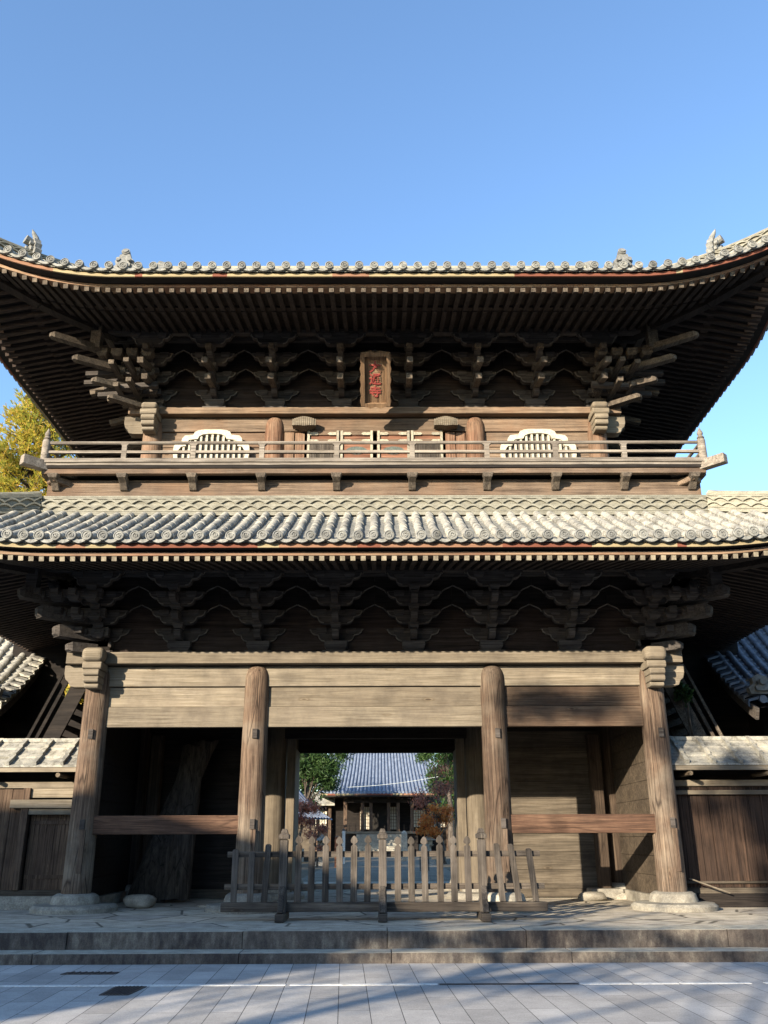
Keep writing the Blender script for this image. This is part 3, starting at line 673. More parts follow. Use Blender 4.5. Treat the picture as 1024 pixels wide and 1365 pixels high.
# lower eave
eaves(A1, B1, .05, 0,
      [(0.0, 6.86), (1.0, 6.62), (2.3, 6.36)], [(2.15, 6.40), (3.34, 6.13)], .18, .045, .045,
      [(3.15, 3.36, 6.222, 6.285, 'eave_fascia', M['kaya']), (3.2, 3.27, 6.285, 6.33, 'eave_gap_board', M['dark']), (3.05, 3.515, 6.318, 6.33, 'fascia_shade_strip', M['dark']), (3.48, 3.52, 6.315, 6.392, 'upper_fascia', M['fascia'])], 3.5, 41)  # dark strip under the upper fascia paints the shade of its underside
eaves(A2, B2, .08, 0,
      [(0.0, 12.66), (1.0, 12.44), (2.35, 12.14)], [(2.2, 12.20), (3.35, 11.955)], .215, .05, .05,
      [(3.15, 3.37, 12.057, 12.12, 'eave_fascia', M['kaya']), (3.2, 3.27, 12.12, 12.17, 'eave_gap_board', M['dark']), (3.1, 3.625, 12.133, 12.145, 'fascia_shade_strip', M['dark']), (3.59, 3.63, 12.13, 12.205, 'upper_fascia', M['fascia'])], 3.7, 36)

# ================================================================ tiled roofs
def tile_face(mb, f, o_e, o_top, prof, pitch, rad, amax_fun, hip=True, course=.27, top_cut=None):
    n_ = int((f.Ht+o_e)/pitch)
    lim = f.Ht+o_e-.1
    def omin(a): return max(o_top(a), (abs(a)-f.Ht) if hip else -99)
    for i in range(-n_, n_+1):
        a = i*pitch
        if abs(a) > lim: continue
        o1 = omin(a); L = o_e-o1
        if L < .08: continue
        nc = max(1, round(L/course))
        if abs(a) <= amax_fun(a):
            for j in range(nc):
                oa = o_e-L*j/nc; ob = o_e-L*(j+1)/nc
                ra = rad*(1.04+rg.uniform(-.03, .03)); rb_ = rad*.93; ja = rg.uniform(-.008, .008); jz = rg.uniform(-.006, .006)
                rows = []
                for o, r_ in ((oa, ra*.97), (oa-.015, ra), (ob-.02, rb_)):
                    z = prof(o)
                    rows.append([f.P(a+ja+math.cos(R(t))*r_, o, z+jz+math.sin(R(t))*r_*1.05+.012) - Vector((0, 0, f.rise(a+math.cos(R(t))*r_)-f.rise(a))) for t in (-25, 10, 45, 75, 105, 135, 170, 205)])
                mb.grid(rows)
                mb.f.append(tuple(range(len(mb.v)-24, len(mb.v)-16)))
        # pan tiles to the right of this row
        a0 = a; a1 = a+pitch; am = (a0+a1)/2
        if abs(am) > lim: continue
        o1 = omin(am); L = o_e+.02-o1
        if L < .08: continue
        nc = max(1, round(L/(course*.62)))
        for j in range(nc):
            oa = o_e+.02-L*j/nc; ob = o_e+.02-L*(j+1)/nc
            rows = []
            for o, dz_ in ((oa, .0), (oa, .035), (ob, .002)):
                z = prof(o)
                rows.append([f.P(lerp(a0, a1, t), o, z+dz_-.045*math.sin(math.pi*t)**.8) for t in (0, .2, .35, .5, .65, .8, 1)])
            mb.grid(rows)
def disc_mesh(r, name='eave_disc'):
    m = MB(); seg = 20; prof = [(r, .06), (r, -.004), (r*.82, -.010), (r*.78, .004), (r*.60, .004), (r*.56, -.004), (r*.44, -.004), (r*.40, .004), (r*.2, .004), (r*.16, -.004)]
    rings = []
    for rr, y in prof:
        b = len(m.v); rings.append(b)
        for k in range(seg):
            a = 2*math.pi*k/seg; m.v.append((math.cos(a)*rr, y, math.sin(a)*rr))
    for i in range(len(rings)-1):
        for k in range(seg):
            k2 = (k+1) % seg; m.f.append((rings[i]+k, rings[i]+k2, rings[i+1]+k2, rings[i+1]+k))
    m.f.append(tuple(rings[-1]+k for k in range(seg)))
    for t in range(3):     # three comma swirls
        for j in range(4):
            a0 = R(120*t+j*28); a1 = R(120*t+(j+1)*28); ra = r*.5*(1-j*.12)
            m.beam((math.cos(a0)*ra, -.008, math.sin(a0)*ra), (math.cos(a1)*ra*.9, -.008, math.sin(a1)*ra*.9), r*.06, .005, up=(0, 1, 0))
    return m.mesh(name, M['disc'])
def lips(f, o_e, prof, pitch, h, name, thick=.03):
    # the down-turned faces of the eave pan tiles
    m = MB(); n_ = int((f.Ht+o_e)/pitch)
    for i in range(-n_-1, n_+1):
        a0 = i*pitch+.01; a1 = a0+pitch-.02
        if max(abs(a0), abs(a1)) > f.Ht+o_e: continue
        top = []; bot = []
        for t in (0, .15, .3, .5, .7, .85, 1):
            s_ = math.sin(math.pi*t)
            top.append((lerp(a0, a1, t), -.045*s_+.03)); bot.append((lerp(a0, a1, t), -.03*s_-h*(.55+.45*s_)))
        z = prof(o_e)
        rows = [[f.P(p[0], o_e-thick, z+p[1]) for p in top], [f.P(p[0], o_e+.025, z+p[1]) for p in top], [f.P(p[0], o_e+.025, z+p[1]) for p in bot], [f.P(p[0], o_e-thick, z+p[1]) for p in bot]]
        m.grid(rows)
    g = G(); g.v = m.v; g.f = m.f
    return g
def sweep(mb, path, hw, z0, z1):
    rows = []
    for i, p in enumerate(path):
        d = (path[min(i+1, len(path)-1)]-path[max(i-1, 0)]); d.z = 0; d.normalize(); r = Vector((d.y, -d.x, 0))
        rows.append([p-r*hw+Vector((0, 0, z0)), p+r*hw+Vector((0, 0, z0)), p+r*hw+Vector((0, 0, z1)), p-r*hw+Vector((0, 0, z1)), p-r*hw+Vector((0, 0, z0))])
    mb.grid(rows)
    b = len(mb.v)
    for rr in (rows[0], rows[-1]):
        mb.v += [tuple(q) for q in rr[:4]]; mb.f.append((b, b+1, b+2, b+3)); b += 4
def ridge(path, hw, H, name='ridge', waves=2, mat=None, parent=gate, cap=True):
    m = G(); nl = 2
    z = 0; th = H*.085
    def slab(h, w_, g=.006):
        nonlocal z
        sweep(m, path, w_, z, z+h-g); z += h
    slab(th*1.2, hw*1.08); slab(th, hw*.99); slab(th, hw*1.05)
    zw0 = z; wh = (H-z-th*2.2)
    sweep(m, path, hw*.86, z, z+wh+.002)
    # wave courses: overlapping lens tiles on both sides
    L = [0.0]
    for a, b in zip(path, path[1:]): L.append(L[-1]+(b-a).length)
    def at(s):
        for i in range(len(path)-1):
            if s <= L[i+1] or i == len(path)-2:
                t = (s-L[i])/(L[i+1]-L[i]); d = path[i+1]-path[i]; dd = Vector((d.x, d.y, 0)).normalized()
                return path[i].lerp(path[i+1], t), Vector((dd.y, -dd.x, 0))
    wl = .30
    for w_ in range(waves):
        zc = zw0+wh*(w_+.08)/waves; hh = wh/waves
        s = 0 if w_ % 2 == 0 else -wl/2
        while s < L[-1]:
            for side in (-1, 1):
                rows = []
                for q in range(7):
                    t = q/6; ss = min(max(s+wl*t, 0), L[-1]); p, r_ = at(ss)
                    arch = math.sin(math.pi*t)
                    zt = zc+hh*.25+hh*.62*arch; zb = zt-hh*.34
                    out = hw*.86+.045
                    rows.append([p+r_*side*hw*.8+Vector((0, 0, zb)), p+r_*side*out+Vector((0, 0, zb)), p+r_*side*out+Vector((0, 0, zt)), p+r_*side*hw*.8+Vector((0, 0, zt))])
                m.grid(rows)
            s += wl
    z = zw0+wh; slab(th, hw*1.05); slab(th, hw*.99)
    if cap:
        tp = [p+Vector((0, 0, z+hw*.15)) for p in path]
        m.tube(tp, hw*.5, 10)
    return m.build(name, mat or M['noshi'], parent)
# lower (skirt) roof
DE1 = 3.60
def prof1(o): d = DE1-o; return 6.445+.50*d+.022*d*d
OT1 = 1.22
roof1 = None
for key in ('front', 'right', 'left', 'back'):
    f = Face(key, A1, B1, .05); mb = MB()
    tile_face(mb, f, DE1, lambda a: OT1, prof1, .273, .078, lambda a: 99)
    g = G(); g.v = mb.v; g.f = mb.f
    if roof1 is None: roof1 = g.build('lower_roof', M['tile'], smooth=True, angle=35); roof1['label'] = 'lower pale grey tiled skirt roof'
    else: g.build('roof_slope', M['tile'], roof1, smooth=True, angle=35)
    lips(f, DE1, prof1, .273, .045, 'x').build('eave_lip', M['disc'], roof1)
    m = G(); rows = []
    for i in range(61):
        a = lerp(-(f.Ht+DE1), f.Ht+DE1, i/60)
        oi = max(OT1-.3, abs(a)-f.Ht); oi = min(oi, DE1-.02)
        rows.append([f.P(a, DE1-.04, 6.39), f.P(a, DE1-.04, 6.44), f.P(a, oi, prof1(oi)-.06), f.P(a, oi, prof1(oi)-.12), f.P(a, 3.0 if oi < 3.0 else oi, 6.39)])
    m.grid(rows); m.build('tile_bed', M['disc'], roof1)
dm1 = disc_mesh(.090); dm2 = disc_mesh(.084)
def discs(A, B, k, o_e, prof, pitch, dm, parent, rad, nind):
    for key in FACES:
        f = Face(key, A, B, k); rest = MB(); n_ = int((f.Ht+o_e-.1)/pitch)
        rz = {'front': 0, 'right': math.pi/2, 'back': math.pi, 'left': -math.pi/2}[key]
        for i in range(-n_, n_+1):
            p = f.P(i*pitch, o_e+.055, prof(o_e)+rad*.62)
            if key == 'front' and abs(i) <= nind:
                dd = link(dm, 'eave_disc', parent, p-Vector((rg.uniform(-.008, .008), 0, ZP+rg.uniform(-.008, .008))), rz); dd.rotation_euler = (R(rg.uniform(-5, 5)), R(rg.uniform(0, 360)), R(rg.uniform(-5, 5)))
            else:
                b = len(rest.v); c, s_ = math.cos(rz), math.sin(rz)
                rest.v += [(p.x+v.co.x*c-v.co.y*s_, p.y+v.co.x*s_+v.co.y*c, p.z+v.co.z) for v in dm.vertices]
                rest.f += [tuple(b+q for q in pl.vertices) for pl in dm.polygons]
        g = G(); g.v = rest.v; g.f = rest.f; o = g.build('eave_disc_row', M['disc'], parent); o['kind'] = 'stuff'
discs(A1, B1, .05, DE1, prof1, .273, dm1, roof1, .088, 25)
# band of wave tiles where the skirt roof meets the balcony, and its hip ridges
zt1 = prof1(OT1)-.03
cx, cy = A1+OT1-.05, B1+OT1-.05
for s in (-1, 1):
    p = [Vector((-cx-.1, YC+s*cy, zt1)), Vector((cx+.1, YC+s*cy, zt1))]
    ridge(p, .12, .44, 'wave_tile_band', parent=roof1, cap=False)
    p = [Vector((s*cx, YC-cy+.12, zt1)), Vector((s*cx, YC+cy-.12, zt1))]
    ridge(p, .12, .44, 'wave_tile_band', parent=roof1, cap=False)
    for sy in (-1, 1):
        pts = [Vector((s*(A1+o), YC+sy*(B1+o), prof1(o)-.02+.05*o*o)) for o in [lerp(OT1+.02, DE1-.35, i/12) for i in range(13)]]
        ridge(pts, .12, .40, 'hip_ridge', parent=roof1)
# upper roof
DE2 = 3.70; XG = 6.1
def prof2(o): d = DE2-o; return 12.265+.45*d+.0265*d*d
roof2 = None
for key in ('front', 'right', 'left', 'back'):
    f = Face(key, A2, B2, .08); mb = MB()
    if key in ('front', 'back'):
        ot = lambda a: (-B2 if abs(a) < XG else -99)
        def ot(a, f=f): return -B2+.05 if abs(a) < XG else abs(a)-f.Ht
    else:
        def ot(a, f=f): return XG-A2-.55
    tile_face(mb, f, DE2, ot, prof2, .293, .072, lambda a: 99, hip=(key in ('right', 'left')))
    g = G(); g.v = mb.v; g.f = mb.f
    if roof2 is None: roof2 = g.build('upper_roof', M['tile'], smooth=True, angle=35); roof2['label'] = 'upper hip-and-gable grey tiled roof'
    else: g.build('roof_slope', M['tile'], roof2, smooth=True, angle=35)
    lips(f, DE2, prof2, .293, .04, 'x').build('eave_lip', M['disc'], roof2)
    m = G(); rows = []
    for i in range(61):
        a = lerp(-(f.Ht+DE2), f.Ht+DE2, i/60)
        oi = max(.5, abs(a)-f.Ht); oi = min(oi, DE2-.02)
        rows.append([f.P(a, DE2-.03, 12.205), f.P(a, DE2-.03, 12.25), f.P(a, oi, prof2(oi)-.06), f.P(a, oi, prof2(oi)-.12), f.P(a, 3.1 if oi < 3.1 else oi, 12.205)])
    m.grid(rows); m.build('tile_bed', M['disc'], roof2)
discs(A2, B2, .08, DE2, prof2, .293, dm2, roof2, .076, 25)
zr = prof2(-B2)
ridge([Vector((-XG, YC, zr)), Vector((XG, YC, zr))], .17, .62, 'main_ridge', parent=roof2)
for s in (-1, 1):     # gables
    pts = [(YC+t*(B2+XG-A2-.3), prof2(abs(t)*(B2+XG-A2-.3)-B2)-.06) for t in (-1, -.75, -.5, -.25, 0, .25, .5, .75, 1)]
    zb = prof2(XG-A2-.3)-.3
    G().poly(pts+[(pts[-1][0], zb), (pts[0][0], zb)], 'x', *sorted((s*(XG-.5), s*(XG-.42)))).build('gable_wall', M['dark'], roof2)
    for a_ in range(len(pts)-1):
        pass
    m = G()
    for p, q in zip(pts, pts[1:]): m.beam((s*XG, p[0], p[1]-.1), (s*XG, q[0], q[1]-.1), .04, .14)
    m.build('bargeboard', M['bracket'], roof2)
def oni(x, y, z, ang, parent, sc_=1.0, style=0, name='ridge_end_ornament'):
    # ornament facing outward along angle
    e = MB()
    sil = [(-.24, 0), (-.27, .10), (-.20, .18), (-.23, .28), (-.15, .36), (-.12, .46), (0, .50), (.12, .46), (.15, .36), (.23, .28), (.20, .18), (.27, .10), (.24, 0)]
    e.poly([(p[0]*sc_, p[1]*sc_) for p in sil], 'y', -.10*sc_, .06*sc_)
    e.poly([(p[0]*sc_*.6, (p[1]*.6+.1)*sc_) for p in sil], 'y', -.16*sc_, -.05*sc_)
    e.tube([(-.13*sc_, -.12*sc_, .27*sc_), (-.13*sc_, -.2*sc_, .27*sc_)], .05*sc_, 10); e.tube([(.13*sc_, -.12*sc_, .27*sc_), (.13*sc_, -.2*sc_, .27*sc_)], .05*sc_, 10)
    e.tube([(0, -.05*sc_, .12*sc_), (0, -.24*sc_, .14*sc_)], .07*sc_, 10)
    if style == 0:
        e.tube([(0, .10*sc_, .50*sc_), (0, -.10*sc_, .56*sc_)], .10*sc_, 18); e.tube([(0, -.10*sc_, .56*sc_), (0, -.125*sc_, .57*sc_)], [.075*sc_, .07*sc_], 18)
    else:
        e.tube([(0, .0, .46*sc_), (0, -.03, .56*sc_), (0, -.10*sc_, .66*sc_), (0, -.14*sc_, .74*sc_)], [.09*sc_, .07*sc_, .045*sc_, .01*sc_], 10)
        e.tube([(.0, -.1*sc_, .36*sc_), (0, -.27*sc_, .40*sc_)], [.10*sc_, .115*sc_], 12)
    me = e.mesh(name, M['disc']); o = link(me, name, parent, (x, y, z-ZP), ang); return o
for s in (-1, 1):
    for sy in (-1, 1):
        def hp(o): return Vector((s*(A2+o), YC+sy*(B2+o), prof2(o)-.02+.08*o*o))
        pts = [hp(lerp(.9, 3.35, i/14)) for i in range(15)]
        ridge(pts, .11, .30, 'hip_ridge', parent=roof2)
        e = hp(2.32); oni(e.x, e.y, e.z+.20, {(-1, -1): R(-45), (1, -1): R(45), (1, 1): R(135), (-1, 1): R(225)}[(s, sy)], roof2, .92, 1)
        e = hp(3.42); 
        # descending ridge near the gable
        pts = [Vector((s*5.25, YC+sy*(B2+o), prof2(o)+.0)) for o in [lerp(2.75, -B2+.2, i/12) for i in range(13)]]
        ridge(pts, .10, .26, 'descending_ridge', parent=roof2)
        oni(s*5.25, YC+sy*(B2+2.85), prof2(2.85)+.10, 0 if sy < 0 else math.pi, roof2, .88, 0)
    oni(s*(XG+.12), YC, zr+.1, s*math.pi/2, roof2, 1.2, 0)

# ================================================================ upper storey
ZF = 8.70
xs2 = (-A2, -XM2, XM2, A2)
for y in (YF2, YC, YF2+2*B2):
    for x in xs2:
        if y != YC or abs(x) > 4: column(x, y, ZF, 10.78, .235, M['upcolumn'])
plate('upper_wall_plate', A2, B2, YC, 10.785, 10.95, 0.55, 0.27, M['upbeam'], M['beam_y'])
YW = YF2
for s in (-1, 1):
    nosing(s*A2, YF2, 10.78, s, M['beam'], M['beam'], .95)
    G().box(s*A2-.185, s*A2+.185, YF2-.58, YF2-.272, 10.788, 10.946).build('plate_nosing', M['beam'], bevel=.07).modifiers['bevel'].segments = 4
for a, b in ((-A2, -XM2), (-XM2, XM2), (XM2, A2)):
    hb('upper_head_beam', a+.10, b-.10, YW-.07, YW+.1, 10.42, 10.765, M['upbeam'])
    if a != -XM2:
        hb('upper_wall_board', a+.18, b-.18, YW-.03, YW+.08, 10.04, 10.405, M['upbeam'])
        hb('upper_wall_board', a+.18, b-.18, YW-.025, YW+.08, 9.66, 10.03, M['upbeam'])
        hb('upper_wall_board', a+.18, b-.18, YW-.03, YW+.08, 9.30, 9.65, M['redbeam'])
        hb('upper_wall_board', a+.18, b-.18, YW-.025, YW+.08, ZF, 9.29, M['redbeam'])
for s in (-1, 1):
    for i in range(5): hb('side_wall_board', s*A2-.05, s*A2+.05, YW+.2, YC-.2, ZF+i*.42, ZF+i*.42+.41, M['beam_y'])
    for i in range(5): hb('side_wall_board', s*A2-.05, s*A2+.05, YC+.2, YW+2*B2-.2, ZF+i*.42, ZF+i*.42+.41, M['beam_y'])
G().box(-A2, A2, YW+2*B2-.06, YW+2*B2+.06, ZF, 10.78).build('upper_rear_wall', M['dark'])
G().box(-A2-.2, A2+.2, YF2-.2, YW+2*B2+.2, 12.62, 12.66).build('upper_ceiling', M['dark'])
# ---- cusped white windows
def cusp_window(cx, s):
    zb, zt, hw = 8.92, 10.40, .87
    def outline(k_):     # right half, from the bottom up; k_ shrinks it
        pts = [(.84, 0), (.92, .30), (.97, .52), (1.0, .64), (.985, .73), (.92, .79), (.80, .80), (.78, .86), (.72, .905), (.60, .915), (.50, .92), (.46, .97), (.36, 1.0), (.20, 1.01), (0, 1.01)]
        return [(x*hw-(0 if k_ > 1 else .105), zb+y*(zt-zb)-(0 if k_ > 1 else .105*min(1, y*1.6))) if not (x == 0) else (0, zb+y*(zt-zb)-(0 if k_ > 1 else .105)) for x, y in pts]
    o = outline(1.05); i_ = outline(.88)
    m = G(); YO = YW-.20
    R_o = o; R_i = i_
    full_o = [(cx+x, z) for x, z in R_o]+[(cx-x, z) for x, z in reversed(R_o[:-1])]
    full_i = [(cx+x, z) for x, z in R_i]+[(cx-x, z) for x, z in reversed(R_i[:-1])]
    n_ = len(full_o)
    for y in (YO, YO+.12):
        b = len(m.v)
        m.v += [(p[0], y, p[1]) for p in full_o]+[(p[0], y, p[1]) for p in full_i]
        for q in range(n_-1):
            ff = (b+q, b+q+1, b+n_+q+1, b+n_+q); m.f.append(ff if y == YO else tuple(reversed(ff)))
    for q in range(n_-1):
        m.f.append((q, 2*n_+q, 2*n_+q+1, q+1)); m.f.append((n_+q, n_+q+1, 3*n_+q+1, 3*n_+q))
    fr = m.build('cusped_window', M['white']); fr['label'] = 'white cusped lattice window on the left of the balcony' if s < 0 else 'white cusped lattice window on the right of the balcony'
    def top_at(x):
        x = abs(x-cx); pr = None
        for (xa, za), (xb, zb_) in zip(R_i[3:], R_i[4:]):
            if xb <= x <= xa: return za+(zb_-za)*(xa-x)/(xa-xb+1e-6)
        return R_i[3][1]
    m = G()
    for i in range(-5, 6):
        x = cx+i*.128
        m.box(x-.024, x+.024, YO+.03, YO+.08, zb, top_at(x)-.0)
    for z in (9.1, 9.36, 9.62, 9.88): m.box(cx-.70, cx+.70, YO+.045, YO+.075, z-.026, z+.026)
    m.build('lattice', M['white'], fr)
    G().poly([(cx+(p[0]-cx)*.98, p[1]-.01) for p in full_i], 'y', YW-.094, YW-.103 ).build('window_backing', M['bracket_edge'], fr)
cusp_window(-3.72, -1); cusp_window(3.72, 1)
# ---- central balcony doors
hb('door_head', -1.95, 1.95, YW-.12, YW+.08, 10.405, 10.425, M['upbeam'])
for s in (-1, 1):
    for k_, (xa, xb) in enumerate(((1.62, 2.08), (0.0, 1.56))):
        a, b = sorted((s*xa, s*xb))
        if k_ == 0:
            m = G(); m.box(a, (a+b)/2-.01, YW-.11, YW+.05, ZF, 10.38); m.box((a+b)/2+.01, b, YW-.08, YW+.05, ZF, 10.38); m.build('door_side_panel', M['upcolumn'])
    for (xa, xb) in ((0.045, .80), (.82, 1.56)):
        a, b = sorted((s*xa, s*xb))
        d = G().box(a, b, YW-.08, YW-.03, ZF, 10.37).build('door_leaf', M['doorred'])
        for zz in (10.16, 10.36, 9.68, ZF+.35): G().box(a, b, YW-.115, YW-.079, zz-.045, zz+.045).build('leaf_rail', M['upbeam'], d)
        for x in (a+.035, b-.035): G().box(x-.028, x+.028, YW-.125, YW-.078, ZF, 10.42).build('leaf_stile', M['metal'], d)
        for zz in (10.16, 10.34):
            for x, sg in ((a+.07, 1), (b-.07, -1)):
                m = G(); m.poly([(x, zz-.035), (x+sg*.16, zz-.035), (x+sg*.20, zz), (x+sg*.16, zz+.035), (x, zz+.035)], 'y', YW-.128, YW-.116)
                m.build('leaf_fitting', M['metal'], d)
        if xa > .5:
            m = G()
            for i in range(16):
                x = lerp(a+.09, b-.09, i/15); m.box(x-.014, x+.014, YW-.10, YW-.079, 9.74, 10.09)
            m.build('leaf_slats', M['fence'], d)
        else:
            m = G(); c_ = (a+b)/2
            m.poly([(c_+.24*math.cos(R(t)), 9.93+.10*math.sin(R(t))) for t in range(0, 360, 20)], 'y', YW-.09, YW-.079); m.build('leaf_crest', M['bluegreen'], d)
            m = G(); m.poly([(c_+.06*math.cos(R(t)), 9.89+.05*math.sin(R(t))) for t in range(0, 360, 30)], 'y', YW-.10, YW-.088); m.build('leaf_crest', M['metal'], d)
    # scalloped hinge block
    m = G(); c_ = s*1.62
    pts = [(c_-.26, 10.22), (c_-.16, 10.33), (c_+.16, 10.33), (c_+.26, 10.22), (c_+.27, 10.12), (c_+.12, 10.06), (c_-.12, 10.06), (c_-.27, 10.12)]
    for i in range(12):
        x = lerp(c_-.27, c_+.27, i/12); x2 = lerp(c_-.27, c_+.27, (i+1)/12)
        bz = 10.40+.06*abs((x+x2)/2-c_)/.27; tz = 10.64-.03*abs((x+x2)/2-c_)/.27; yy = YW-.42+.10*(abs((x+x2)/2-c_)/.27)**2
        m.box(x+.004, x2-.004, yy, YW-.12, bz, tz)
    m.build('hinge_block', M['beam'])

# ================================================================ balcony
YB = -1.50; XB = 6.72; BY1 = 2*YC-YB
balc = G().box(-XB-.1, XB+.1, YB-.06, YF2-.2, 8.72, 8.77).build('balcony', M['rail'])
G().box(-XB-.1, XB+.1, BY1-2.0, BY1+.06, 8.72, 8.77).build('balcony_floor', M['rail'], balc)
for s in (-1, 1): G().box(*sorted((s*(A2+.02), s*(XB+.1))), YF2-.2, BY1-2.0, 8.72, 8.77).build('balcony_floor', M['rail'], balc)
for y in (YB, BY1):
    G().box(-XB-.25, XB+.25, y-.09, y+.07, 8.775, 8.865).build('bottom_rail', M['rail'], balc, bevel=.01)
    m = G(); m.tube([(-XB, y, 9.235), (XB, y, 9.235)], .036, 10); m.build('top_rail', M['rail'], balc)
    G().box(-XB, XB, y-.035, y+.035, 9.0, 9.055).build('middle_rail', M['rail'], balc)
    G().box(-XB-.02, XB+.02, y-.02, y+.10, 8.55, 8.655).build('balcony_beam', M['upbeam'], balc, bevel=.008)
    G().box(-XB-.02, XB+.02, y-.045, y+.08, 8.663, 8.715).build('floor_edge', M['dark'], balc)
for s in (-1, 1):
    x = s*XB
    G().box(x-.07, x+.09, YB+.1, BY1-.1, 8.775, 8.862).build('bottom_rail', M['rail'], balc)
    m = G(); m.tube([(x, YB, 9.237), (x, BY1, 9.237)], .035, 10); m.build('top_rail', M['rail'], balc)
    G().box(x-.035, x+.035, YB, BY1, 9.0, 9.053).build('middle_rail', M['rail'], balc)
    G().box(x-.06, x+.06, YB+.12, BY1-.12, 8.55, 8.652).build('balcony_beam', M['beam_y'], balc)
    for y, sy in ((YB, -1), (BY1, 1)):
        G().lathe(x, y, [(.085, 8.78), (.082, 9.26), (.075, 9.30), (.05, 9.315), (.075, 9.335), (.055, 9.37), (.04, 9.385), (.058, 9.41), (.06, 9.44), (.045, 9.48), (.02, 9.53), (.004, 9.57)], 14).build('corner_post', M['rail'], balc, smooth=True)
        # diagonal nosing beam at the corner
        m = G(); d = Vector((s, sy, 0))
        a = Vector((s*(XB-.5), y-sy*.5, 8.71)); b = Vector((s*(XB+.32), y+sy*.32, 8.74))
        m.beam(a, b, .09, .10); m.build('corner_nose', M['rail'], balc, bevel=.01)
        m = G(); a = Vector((s*(XB-1.0), y-sy*1.0, 8.38)); b = Vector((s*(XB-.12), y+sy*-.12, 8.48)); m.beam(a, b, .16, .12, h2=.06); m.build('corner_nose', M['upbeam'], balc, bevel=.03)
bx = [-6.5, -5.11, -3.70, -2.30, -.77, .77, 2.30, 3.70, 5.11, 6.5]
for y in (YB, BY1):
    sg = 1 if y < 0 else -1
    for i, x in enumerate(bx):
        if 0 < i < 9:
            m = G(); m.box(x-.05, x+.05, y-.04, y+.04, 8.86, 9.20); m.taper(x, y, 9.17, 9.205, .055, .04, .09, .045); m.build('baluster', M['rail'], balc)
        m = G(); m.poly([(y-.03*sg, 8.545), (y-.03*sg, 8.46), (y+.10*sg, 8.40), (y+.22*sg, 8.28), (y+.5*sg, 8.24), (y+.9*sg, 8.24), (y+.9*sg, 8.545)], 'x', x-.075, x+.075)
        m.taper(x, y+.02*sg, 8.46, 8.55, .08, .06, .115, .09)
        m.build('balcony_bracket', M['bracket_y'], balc, bevel=.01)
# skirting wall below the balcony
YS = YC-B1-.72
for s in (-1, 1):
    G().box(-A1-1.1, A1+1.1, YC+s*(B1+1.18)-.05, YC+s*(B1+1.18)+.05, 7.9, 8.52).build('balcony_skirt', M['upbeam'], balc)
    G().box(s*(A1+1.05)-.05, s*(A1+1.05)+.05, YC-B1-1.12, YC+B1+1.12, 7.9, 8.518).build('balcony_skirt', M['beam_y'], balc)
    G().box(-A1-.7, A1+.7, YC+s*(B1+.9)-.04, YC+s*(B1+.9)+.04, 8.50, 8.545).build('balcony_skirt', M['dark'], balc)

# ================================================================ plaque
pq = empty('name_plaque', (0.02, -0.30, 10.74), 'tall carved wooden name plaque with red characters hanging under the upper eave', 'plaque')
def PB(m, n_, mt, bevel=0, par=pq): return MB.build(m, n_, mt, par, bevel=bevel)
TL = R(0)
pq.rotation_euler = (R(44), 0, 0)
PH = 1.15; PW = .27
PB(MB().box(-PW, PW, 0, .06, 0, PH), 'board', M['plaque'])
# ragged frame
r9 = random.Random(2)
for s in (-1, 1):
    pts = [(s*(PW-.03), -.03)]
    n_ = 10
    outer = []
    for i in range(n_+1):
        z = lerp(-.03, PH+.03, i/n_); outer.append((s*(PW+.06+(.018 if i % 2 else -.008)), z))
    pts = [(s*(PW-.03), PH+.03), (s*(PW-.03), -.03)]+outer
    if s < 0: pts = pts
    PB(MB().poly(pts, 'y', -.09, .04), 'frame', M['plaque'], .006)
tp = [(-PW+.03, PH-.04), (-PW+.03, PH+.03), (-.1, PH+.06), (0, PH+.03), (.1, PH+.06), (PW-.03, PH+.03), (PW-.03, PH-.04)]
PB(MB().poly(tp, 'y', -.10, .04), 'frame', M['plaque'])
PB(MB().poly([(-PW+.03, .04), (-PW+.03, -.03), (-.12, -.07), (0, -.04), (.12, -.07), (PW-.03, -.03), (PW-.03, .04)], 'y', -.09, .04), 'frame', M['plaque'])
def glyph(ch, size, cx, cz, y, mat, off, ext, name):
    cu = bpy.data.curves.new('g', 'FONT'); cu.body = ch; cu.size = size; cu.extrude = ext; cu.offset = off; cu.align_x = 'CENTER'
    ob = bpy.data.objects.new('g', cu); col.objects.link(ob)
    bpy.context.view_layer.update()
    me = bpy.data.meshes.new_from_object(ob.evaluated_get(bpy.context.evaluated_depsgraph_get()))
    bpy.data.objects.remove(ob)
    vs = [v.co for v in me.vertices]
    if not vs: return None
    mx = (min(v.x for v in vs)+max(v.x for v in vs))/2; my = (min(v.y for v in vs)+max(v.y for v in vs))/2
    for v in me.vertices:
        x, yy, z = v.co; v.co = (cx+x-mx, y-z, cz+yy-my)
    me.materials.clear(); me.materials.append(mat); me.name = name
    o = bpy.data.objects.new(name, me); col.objects.link(o); o.parent = pq; return o
for i, ch in enumerate('大通寺'):
    glyph(ch, .27, -.01, .86-.28*i, -.004, M['plaque_edge'], .016, .003, 'character_outline')
    glyph(ch, .27, -.01, .86-.28*i, -.012, M['red'], .006, .006, 'character')
